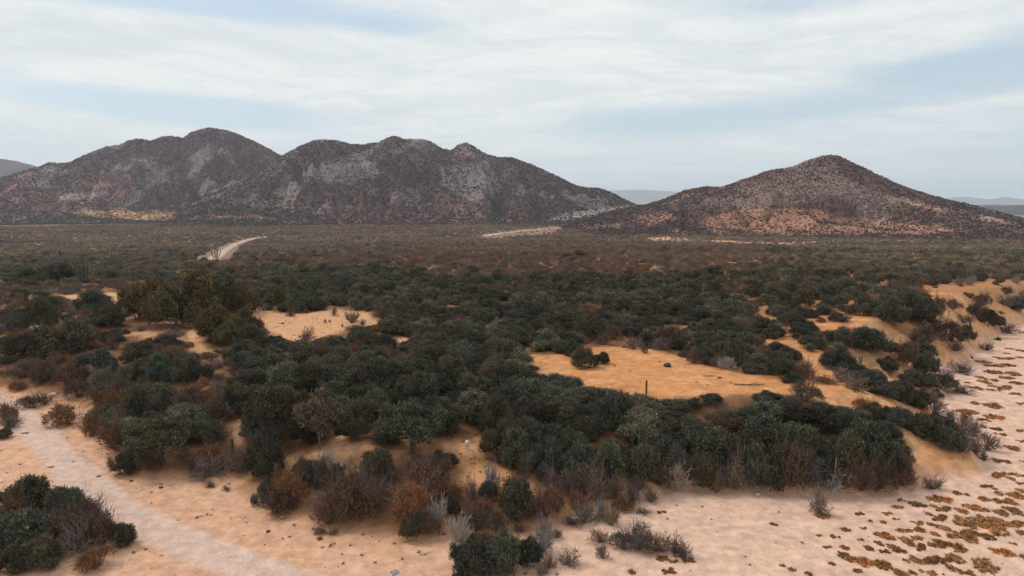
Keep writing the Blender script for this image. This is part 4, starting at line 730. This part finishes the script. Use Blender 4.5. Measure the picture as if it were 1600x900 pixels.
# ------------------------------------------------------------------ mass vegetation as points with instanced plants
def merge_parts(parts):
    pass
def far_protos(tag, leaf_n, size, twig_n, nvar, seed):
    S = {}
    for key in 'GBD':
        L_ = []
        for k in range(nvar):
            rg = np.random.default_rng(seed + k + ord(key) * 10); g = Geo()
            if key == 'G': L = lobes(rg, 8, 1.0); leaves(g, rg, L, leaf_n, size, tuft=6, fuzz=.06); core(g, L, rg, .75, .7)
            elif key == 'B': L = lobes(rg, 7, .9); leaves(g, rg, L, int(leaf_n * .7), size * .85, tuft=5, fuzz=.08, v=(.5, 1.6)); fan(rg, g, twig_n, .95, .2, 4, 3, size * .28)
            else: fan(rg, g, twig_n * 2, .95, .18, 4, 4, size * .26, wood=0., lean=1.05)
            L_.append(g.mesh('scrub_mesh', M_LEAF))
        S[key] = L_
    return S
def scatter(name, meshes, P, idx, rot, scl, tint, label, cat):
    c = bpy.data.collections.new(name + '_sources')
    for i, me in enumerate(meshes): c.objects.link(bpy.data.objects.new('%s_source_%03d' % (name, i), me))
    me = bpy.data.meshes.new(name); me.vertices.add(len(P)); me.vertices.foreach_set('co', np.asarray(P, np.float32).ravel())
    for nm, ty, at, v in (('idx', 'INT', 'value', idx), ('rot', 'FLOAT_VECTOR', 'vector', rot), ('scl', 'FLOAT_VECTOR', 'vector', scl)):
        a = me.attributes.new(nm, ty, 'POINT'); a.data.foreach_set(at, np.asarray(v, np.int32 if ty == 'INT' else np.float32).ravel())
    a = me.attributes.new('tint', 'FLOAT_COLOR', 'POINT'); a.data.foreach_set('color', np.concatenate([tint, np.ones((len(P), 1))], 1).astype(np.float32).ravel())
    o = link(name, me); o['kind'] = 'stuff'; o['label'] = label; o['category'] = cat
    ng = bpy.data.node_groups.new(name, 'GeometryNodeTree'); ng.interface.new_socket('Geometry', in_out='INPUT', socket_type='NodeSocketGeometry'); ng.interface.new_socket('Geometry', in_out='OUTPUT', socket_type='NodeSocketGeometry')
    N = ng.nodes; L = ng.links; gi, go = N.new('NodeGroupInput'), N.new('NodeGroupOutput'); ip = N.new('GeometryNodeInstanceOnPoints'); ci = N.new('GeometryNodeCollectionInfo')
    ci.inputs['Collection'].default_value = c; ci.inputs['Separate Children'].default_value = True; ci.inputs['Reset Children'].default_value = True
    def attr(nm, ty):
        q = N.new('GeometryNodeInputNamedAttribute'); q.data_type = ty; q.inputs['Name'].default_value = nm; return q.outputs['Attribute']
    er = N.new('FunctionNodeEulerToRotation')
    L.new(gi.outputs[0], ip.inputs['Points']); L.new(ci.outputs[0], ip.inputs['Instance']); ip.inputs['Pick Instance'].default_value = True
    L.new(attr('idx', 'INT'), ip.inputs['Instance Index']); L.new(attr('rot', 'FLOAT_VECTOR'), er.inputs[0]); L.new(er.outputs[0], ip.inputs['Rotation']); L.new(attr('scl', 'FLOAT_VECTOR'), ip.inputs['Scale'])
    L.new(ip.outputs[0], go.inputs[0]); md = o.modifiers.new('instances', 'NODES'); md.node_group = ng; return o
NEARM = [p[0][1] for p in PROTO['G'][:4]] + [p[0][1] for p in PROTO['B'][:4]] + [p[0][1] for p in PROTO['D'][:4]]
FM = far_protos('mid', 1900, .08, 26, 4, 900); FF = far_protos('far', 260, .17, 12, 3, 950)
rest = ~taken
MESH = {0: FM['G'] + FF['G'], 1: FM['B'] + FF['B'], 2: FM['D'] + FF['D']}
ALLM = sum((MESH[k] for k in range(3)), []) + NEARM; per = 7
def var_index(pt, r, rg):
    v = pt * per + np.where(r < 330, rg.integers(0, 4, len(r)), 4 + rg.integers(0, 3, len(r)))
    return np.where(r < 125, 21 + pt * 4 + rg.integers(0, 4, len(r)), v)
def add_mass(name, m, label, cat):
    k = np.flatnonzero(m); rg = np.random.default_rng(5)
    rot = np.zeros((len(k), 3)); rot[:, 2] = rg.uniform(0, 6.28, len(k)); scl = np.stack([rad[k] * rg.uniform(.85, 1.15, len(k)), rad[k], hgt[k]], 1)
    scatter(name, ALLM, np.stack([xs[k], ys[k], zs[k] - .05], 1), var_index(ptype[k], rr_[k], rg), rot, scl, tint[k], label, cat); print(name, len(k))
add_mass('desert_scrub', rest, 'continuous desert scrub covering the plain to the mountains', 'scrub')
# scrub on the mountains
pts, tn, ix, sc = [], [], [], []
for M, step, cnt_, dark in ((MA, 0, 60000, (0.062, .049, .052)), (MB, 0, 56000, (0.066, .049, .050)), (MC, 0, 38000, (0.070, .051, .046))):
    rg = np.random.default_rng(M.seed); a = rg.uniform(max(M.a0, -R_(41)), min(M.a1, R_(41)), cnt_); t = rg.uniform(0.0, 1.08, cnt_)
    x, y, z = M.height(a, t); q = fbm(x / 45, y / 45, M.seed + 60, 4); q2 = fbm(x / 130, y / 130, M.seed + 50, 4)
    ppx, ppy = to_pix(x, y, z); w = np.full(cnt_, .80) - .55 * sstep(.0, .4, q2 + .5 * q); w = w + .4 * sstep(.3, 0, t) + .6 * sstep(.55, .30, M.gul(a, t, x, y)) + .2 * sstep(.52, .36, ridged(x / 210, y / 210, M.seed + 20, 5))
    for P, col, am in M.patches: w = np.where(in_poly(ppx, ppy, P), w * (1 - am * .62), w)
    ok = (rg.uniform(0, 1, cnt_) < w) & (z > -14); k = np.flatnonzero(ok); m = len(k)
    pts.append(np.stack([x, y, z - .1], 1)[k]); base = np.where((rg.uniform(0, 1, m) < .2)[:, None], (0.27, .21, .20), dark) * rg.uniform(.6, 1.4, (m, 1)); base = base + (np.array([.125, .088, .082]) * rg.uniform(.6, 1.5, (m, 1)) - base) * sstep(.4, .0, t[k])[:, None] * .8; tn.append(base)
    pt = rg.choice([0, 1, 2], m, p=[.5, .3, .2]); ix.append(pt * per + 4 + rg.integers(0, 3, m)); rd = rg.uniform(.9, 2.6, m) * (1.1 if M is not MC else .75); sc.append(np.stack([rd, rd, rd * rg.uniform(.7, 1.1, m)], 1))
pts, tn, ix, sc = map(np.concatenate, (pts, tn, ix, sc)); rot = np.zeros((len(pts), 3)); rot[:, 2] = rng.uniform(0, 6.28, len(pts))
scatter('mountain_scrub', ALLM, pts, ix, rot, sc, tn, 'sparse dark scrub dotted over the mountain slopes', 'scrub'); print('mountain', len(pts))
# pebbles and dead twigs on the bare ground
def rock_mesh(seed, name='stone'):
    bm = bmesh.new(); bmesh.ops.create_icosphere(bm, subdivisions=2, radius=1); rg = random.Random(seed); ph = [rg.uniform(0, 6) for _ in range(6)]
    for v in bm.verts:
        c = v.co; f = 1 + .22 * math.sin(3 * c.x + ph[0]) + .18 * math.sin(4 * c.y + ph[1]) + .15 * math.sin(5 * c.z + ph[2]) + rg.uniform(-.07, .07); v.co = c * f; v.co.z *= .6
    me = bpy.data.meshes.new(name); bm.to_mesh(me); bm.free(); me.materials.append(M_ROCK); return me
ROCKS = [rock_mesh(k) for k in range(3)]
rg = np.random.default_rng(31); m = 22000; a = rg.uniform(-R_(44), R_(44), m); q = np.exp(rg.uniform(math.log(38), math.log(150), m)); x, y = q * np.sin(a), q * np.cos(a); z, d_p, _, _ = terrain(x, y, True)
cl = fbm(x / 5, y / 5, 301, 3); dc = dist_clear(x, y); rdn = poly_dist(x, y, NEAR_ROAD, False)
ok = ((d_p < 1) | (dc > -1)) & (rg.uniform(0, 1, m) < .25 + .25 * sstep(.05, .4, cl) + .5 * (dc > 0)) & ((rdn > 1.9) | (rg.uniform(0, 1, m) < .08)) & ((x < 5) | (rg.uniform(0, 1, m) < .14)); k = np.flatnonzero(ok)
twm = []
for j in range(3):
    rgj = np.random.default_rng(600 + j); g = Geo(); L = lobes(rgj, 4, .5); leaves(g, rgj, L, 60, .3, tuft=4, fuzz=.2); fan(rgj, g, 6, .35, .3, 3, 2, .04, wood=0.); twm.append(g.mesh('tuft_mesh', M_LEAF))
isr = rg.uniform(0, 1, len(k)) < .72; s = np.where(isr, np.exp(rg.normal(-3.45, .45, len(k))), rg.uniform(.06, .20, len(k)))
rot = np.zeros((len(k), 3)); rot[:, 2] = rg.uniform(0, 6.28, len(k))
tt2 = np.where((rg.uniform(0, 1, len(k)) < .5)[:, None], (0.16, .09, .045), (0.10, .085, .075))
scatter('gravel', ROCKS + twm, np.stack([x, y, z], 1)[k], np.where(isr, rg.integers(0, 3, len(k)), 3 + rg.integers(0, 3, len(k))), rot, np.stack([s, s, s], 1), tt2, 'small stones and dry tufts strewn over the bare sand', 'gravel')
print('gravel', len(k))

# ------------------------------------------------------------------ cacti
def column_geo(g, base, top, rad, ribs=8, bend=.0, rg=random):
    n = 9; sides = ribs * 2; P = np.linspace(0, 1, n); d = np.array(top) - np.array(base); V = []
    for k, t in enumerate(P):
        c = np.array(base) + d * t + np.array([bend * math.sin(t * math.pi), 0, 0]); rr2 = rad * (0.8 + .2 * min(1, t * 5)) * (1 if t < .85 else math.sqrt(max(.05, 1 - ((t - .85) / .15) ** 2)))
        for s_ in range(sides):
            a_ = s_ * 2 * math.pi / sides; q_ = rr2 * (1.0 if s_ % 2 else .74); V.append(c + [q_ * math.cos(a_), q_ * math.sin(a_), 0])
    V.append(np.array(top)); F_ = [[k * sides + s_, k * sides + (s_ + 1) % sides, (k + 1) * sides + (s_ + 1) % sides, (k + 1) * sides + s_] for k in range(n - 1) for s_ in range(sides)]
    g.add(V, F_); g.add(np.array(V), [[(n - 1) * sides + s_, (n - 1) * sides + (s_ + 1) % sides, n * sides] for s_ in range(sides)])
def cactus(px_, py_, h, w, n, label, seed, single=False):
    x, y = unproject(px_, py_); d = math.hypot(math.hypot(x, y), CAMH); H = h / F * d; Wd = w / 2 / F * d; rg = random.Random(seed)
    t = bpy.data.objects.new('column_cactus' if single else 'organ_pipe_cactus', None); COL.objects.link(t); t.location = (x, y, gz(x, y) - .05); t['label'] = label; t['category'] = 'cactus'
    if not single: t['group'] = 'columnar cacti standing up out of the scrub'
    for k in range(n):
        a_ = k * 2.4; q = Wd * math.sqrt((k + .3) / n) if n > 1 else 0; g = Geo(); hh = H * (1 if k == 0 else rg.uniform(.62, .98)); rc = max(.07, Wd / (1.2 if n == 1 else 3.6))
        g2 = (q * math.cos(a_) * .45, q * math.sin(a_) * .45, 0); column_geo(g, g2, (q * math.cos(a_), q * math.sin(a_), hh), min(rc, .16), 8, rg.uniform(-.04, .04)); link('stem', g.mesh('cactus_stem', M_CACTUS, False), t)
    PLACED.append(dict(x=x, y=y, px=px_, py=py_, r=Wd, h=H, ty='C', o=t, tv=None, label=label))
cactus(528, 762, 40, 24, 11, 'dark organ pipe cactus with many tight stems below the orange gap', 1)
cactus(363, 714, 28, 6, 1, 'single thin column cactus beside green shrubs at the terrace edge', 2, True)
cactus(1010, 616, 23, 3.4, 1, 'single dark column cactus standing at the front edge of the ochre clearing', 3, True)
cactus(129, 441, 32, 26, 8, 'tall many stemmed pale cactus left of the olive trees', 4)
cactus(337, 404, 16, 16, 9, 'clump of cactus columns beside the near end of the far dirt road', 5)
cactus(305, 406, 11, 12, 6, 'smaller cactus clump a little left of the far dirt road', 6)
cactus(833, 446, 15, 14, 7, 'cactus clump rising from the green scrub near the middle of the plain', 7)
cactus(1427, 430, 14, 13, 7, 'dark cactus clump rising from the plain above the right bank', 8)
cactus(1113, 462, 13, 5, 2, 'slim cactus by an orange bare patch right of the middle', 9)
cactus(1385, 612, 16, 8, 3, 'thin cactus stems at the right end of a green shrub strip in the gully', 10)
cactus(1515, 516, 16, 5, 1, 'lone column cactus on the upper part of the right bank', 11, True)
cactus(1345, 568, 12, 6, 2, 'short cactus pair at the right side of a dark gully shrub', 12)
cactus(95, 405, 13, 6, 3, 'thin cactus stems in the plain at the far left', 13)
cactus(480, 382, 12, 5, 2, 'slim cactus pair right of the far dirt road', 14)

# ------------------------------------------------------------------ stones, fallen branches, dark lump, litter
def stone(px_, py_, w, mat, label, name='stone', cat='stone', hz_=.5):
    x, y = unproject(px_, py_); d = math.hypot(math.hypot(x, y), CAMH); s = w / 2 / F * d; me = ROCKS[rnd.randrange(3)] if mat is M_ROCK else rock_mesh(rnd.randrange(99))
    if mat is not M_ROCK: me.materials.clear(); me.materials.append(mat)
    o = link(name, me); o.location = (x, y, gz(x, y) + s * .15); o.scale = (s, s * .8, s * hz_ / .6); o.rotation_euler = (0, 0, rnd.uniform(0, 6)); o['label'] = label; o['category'] = cat; return o
M_PALE = plain_mat('pale_stone', (0.55, 0.5, 0.45), (0.75, 0.7, 0.65), 4.0)
M_BLUE = plain_mat('blue_grey_litter', (0.16, 0.19, 0.23), (0.27, 0.29, 0.33), 4.0)
stone(1042, 573, 12, M_DARK, 'small black rounded boulder alone on the ochre clearing', hz_=.8)
stone(1184, 773, 7, M_PALE, 'white stone at the foot of the front thicket'); stone(1057, 790, 3.5, M_DARK, 'small dark stone on sand below the thicket'); stone(1097, 792, 4, M_DARK, 'second small dark stone on sand, nearer the long thicket')
stone(1474, 898, 4, M_DARK, 'tiny dark stone at the bottom edge among the grass mats'); stone(713, 724, 4, M_PALE, 'pale stone on the path below the goat')
stone(236, 626, 7, M_PALE, 'pale flat stone on the sand by the left bank'); stone(84, 616, 6, M_PALE, 'pale stone under the bank beside the left track'); stone(706, 850, 6, M_BLUE, 'bluish crumpled litter beside the bare grey bush', 'litter_bag', 'litter'); stone(617, 896, 14, M_BLUE, 'blue grey flattened litter on the sand at the bottom edge', 'litter_bag', 'litter', .12)
stone(252, 762, 6, M_DARK, 'dark flat stone on sand below the bare forked tree'); stone(205, 752, 5, M_DARK, 'dark stone in sand left below the bare forked tree')
stone(1124, 591, 6, M_DARK, 'small dark stone near the pink ball bush', hz_=.6); stone(442, 506, 5, M_DARK, 'dark stone inside the middle clearing', hz_=.5)
def fallen(px_, py_, w, label, seed):
    x, y = unproject(px_, py_); d = math.hypot(math.hypot(x, y), CAMH); s = w / 2 / F * d; rg2 = np.random.default_rng(seed); g = Geo()
    tube(g, [[-1, .1, .05], [-.3, -.1, .10], [.3, .1, .09], [1, 0, .05]], [.035, .05, .04, .015], 6); tube(g, [[-.3, -.1, .1], [.1, -.5, .14], [.5, -.6, .06]], [.035, .025, .01], 5); tube(g, [[.2, .08, .1], [.5, .5, .16], [.9, .55, .06]], [.03, .02, .01], 5)
    P0 = rg2.uniform([-1, -.5, .04], [1, .5, .1], (30, 3)); spikes(g, P0, P0 + rg2.normal(size=(30, 3)) * [.2, .2, .04] + [0, 0, .03], .014)
    o = link('fallen_branch', g.mesh('fallen_branch', M_LEAF)); o['tint'] = [.05, .035, .022]; o.location = (x, y, gz(x, y)); o.scale = (s, s * .8, s * .7); o['label'] = label; o['category'] = 'dead branch'
fallen(1172, 602, 44, 'dark fallen branch lying across the front of the ochre clearing', 1); fallen(1108, 588, 20, 'small reddish dead branch behind the long fallen branch', 2); fallen(225, 552, 22, 'pale dead branch among shrubs left of the olive trees', 3)

# ------------------------------------------------------------------ the white goat on the path
def goat(x, y):
    s = 1.0
    o = bpy.data.objects.new('goat', None); COL.objects.link(o); o.location = (x, y, gz(x, y)); o.rotation_euler = (0, 0, R_(8)); o['label'] = 'white goat standing on the ochre path between dark shrubs'; o['category'] = 'goat'
    bm = bmesh.new(); lay = bm.verts.layers.skin.verify()
    def V(c, r, root=False): v = bm.verts.new(c); v[lay].radius = r if isinstance(r, tuple) else (r, r); v[lay].use_root = root; return v
    E = lambda a, b: bm.edges.new((a, b))
    pel = V((0, .42, .86), .15, True); bel = V((0, .08, .82), .18); che = V((0, -.28, .84), .165); nk = V((0, -.50, .98), .10); nk2 = V((0.0, -.58, 1.15), .10); hd = V((.01, -.66, 1.27), .092); mz = V((.02, -.80, 1.16), .05); nose = V((.02, -.88, 1.13), .032)
    for a, b in ((pel, bel), (bel, che), (che, nk), (nk, nk2), (nk2, hd), (hd, mz), (mz, nose)): E(a, b)
    tl = V((0, .58, .94), .035); tl2 = V((0, .64, .88), .02); E(pel, tl); E(tl, tl2)
    for sd in (-1, 1):
        a = V((sd * .10, -.30, .62), .085); b = V((sd * .10, -.29, .40), .060); c = V((sd * .10, -.27, .14), .046); d = V((sd * .10, -.30, .03), .032); E(che, a); E(a, b); E(b, c); E(c, d)
        a = V((sd * .11, .38, .64), .085); b = V((sd * .11, .33, .46), .055); c = V((sd * .11, .47, .30), .052); d = V((sd * .11, .45, .10), .044); e = V((sd * .11, .42, .03), .032); E(pel, a); E(a, b); E(b, c); E(c, d); E(d, e)
        ea = V((sd * .09, -.63, 1.25), .022); eb = V((sd * .17, -.63, 1.21), .016); E(hd, ea); E(ea, eb)
    me = bpy.data.meshes.new('goat_body'); bm.to_mesh(me); bm.free(); me.materials.append(M_HIDE)
    b = link('body', me, o); b.modifiers.new('skin', 'SKIN'); ss = b.modifiers.new('smooth', 'SUBSURF'); ss.levels = ss.render_levels = 2
    for sd in (-1, 1):
        g = Geo(); tube(g, [[sd * .03, -.62, 1.27], [sd * .05, -.58, 1.36], [sd * .08, -.50, 1.40]], [.018, .014, .005], 6); link('horn', g.mesh('goat_horn', M_HORN, True), o)
        g = Geo(); tube(g, [[sd * .062, -.70, 1.235], [sd * .072, -.715, 1.235]], [.012, .008], 6); link('eye', g.mesh('goat_eye', M_DARK, True), o)
    return o
goat(*GOAT)

# ------------------------------------------------------------------ labels
LM = [(730, 697, 'the white goat'), (1020, 590, 'the ochre clearing'), (490, 508, 'the middle left clearing'), (285, 480, 'the big olive trees'), (55, 505, 'the solitary dark round shrub'), (528, 745, 'the dark organ pipe cactus'), (235, 700, 'the bare forked tree'),
      (1340, 630, 'the bare spur'), (1500, 740, 'the sandy fan of the right spur'), (1420, 490, 'the eroded right bank'), (640, 690, 'the pale trunked spreading tree'), (1180, 700, 'the middle of the front thicket'), (1380, 730, 'the right end of the front thicket'), (960, 700, 'the left end of the front thicket'),
      (100, 840, 'the lower left clump'), (775, 880, 'the bottom centre green shrub'), (1020, 850, 'the grey green bush row on the sand'), (140, 465, 'the small left clearing'), (1300, 512, 'the small bare hummock right of centre'), (430, 660, 'the broad green tree'), (620, 536, 'the small sandy gap mid frame'),
      (60, 680, 'the dirt track at left'), (1500, 590, 'the mouth of the right gully'), (1540, 860, 'the lower right corner'), (1440, 860, 'the dense field of grass mats'), (1340, 850, 'the outer left grass mats'), (1560, 660, 'the right edge of the riverbed'), (820, 600, 'the thicket behind the goat'), (560, 600, 'the thicket behind the grey brown tree'), (225, 590, 'the left green thicket'), (700, 500, 'the green scrub mid frame'), (1100, 520, 'the green scrub behind the ochre clearing'), (330, 370, 'the far dirt road')]
ORD = 'first second third fourth fifth sixth seventh eighth ninth tenth eleventh twelfth thirteenth fourteenth fifteenth sixteenth seventeenth eighteenth nineteenth twentieth'.split()
ORD += ['twenty-' + w for w in ORD[:9]]
def look(p):
    ty, tv = p['ty'], p['tv']
    if ty == 'G': c = 'olive green' if tv[0] > tv[1] * .92 else ('pale green' if tv[1] > .085 else ('very dark green' if tv[1] < .058 else 'dark green')); n_ = 'leafy shrub'
    elif ty in 'TO': c = 'olive brown' if ty == 'O' else 'green'; n_ = 'tree'
    elif ty in 'BRK': c = 'rust brown' if tv[0] > .15 else ('grey brown' if ty == 'K' else 'dull brown'); n_ = 'thin leaved shrub'
    elif ty in 'DW': c = 'pale grey' if tv[0] > .2 else 'grey brown'; n_ = 'leafless twiggy bush'
    else: c = 'orange brown' if tv[0] > .2 else 'dull brown'; n_ = 'low grass mat'
    s_ = 'large' if p['r'] > 2.5 else ('mid sized' if p['r'] > 1.35 else 'small')
    if ty == 'S': s_ = 'wide' if p['r'] > 1.0 else ('mid sized' if p['r'] > .55 else 'small')
    return s_ + ' ' + c + ' ' + n_
bucket = {}
for p in PLACED:
    if p['ty'] == 'C': continue
    if p['label']: p['o']['label'] = p['label']; continue
    d_ = [math.hypot(p['px'] - a, (p['py'] - b) * 1.4) for a, b, _ in LM]; k = int(np.argmin(d_)); dx_, dy_ = p['px'] - LM[k][0], (p['py'] - LM[k][1]) * 1.5
    rel = ('right of' if dx_ > 0 else 'left of') if abs(dx_) > abs(dy_) else ('below' if dy_ > 0 else 'behind'); key = (look(p), rel, LM[k][2]); bucket.setdefault(key, []).append((d_[k], p))
for (lk, rel, lm), ps in bucket.items():
    ps.sort(key=lambda q: q[0])
    for i, (_, p) in enumerate(ps):
        t = lk + ' ' + rel + ' ' + lm
        if len(ps) > 1: t = ORD[min(i, 28)] + ' ' + lk + ' counting outward ' + rel + ' ' + lm
        w = t.split(); 
        if len(w) > 16: t = ' '.join(w[:16])
        p['o']['label'] = t
GRP = {'evergreen_shrub': 'evergreen shrubs of the desert scrub', 'brown_shrub': 'brown and rust shrubs of the desert scrub', 'dry_bush': 'leafless bushes of the desert scrub', 'desert_tree': 'small trees of the desert scrub', 'grass_mat': 'grass mats on the sandy riverbed'}
for p in PLACED:
    if p['ty'] != 'C': p['o']['group'] = GRP[KIND[p['ty']][0]]

# ------------------------------------------------------------------ the air
HAZE = 0.000065
hm = bpy.data.materials.new('haze_air'); hm.use_nodes = True; N = NT(hm.node_tree); pv = N.n('ShaderNodeVolumePrincipled'); pv.inputs['Color'].default_value = (0.76, 0.89, 1.0, 1); pv.inputs['Density'].default_value = HAZE; pv.inputs['Anisotropy'].default_value = 0.2
o_ = N.n('ShaderNodeOutputMaterial'); N.put(o_.inputs['Volume'], pv.outputs[0])
bm = bmesh.new(); bmesh.ops.create_cube(bm, size=1); me = bpy.data.meshes.new('haze'); bm.to_mesh(me); bm.free(); me.materials.append(hm)
hb = link('haze', me); hb.location = (0, 0, 280); hb.scale = (50000, 50000, 600); hb['kind'] = 'stuff'; hb['label'] = 'thin pale haze filling the air over the plain'; hb['category'] = 'haze'
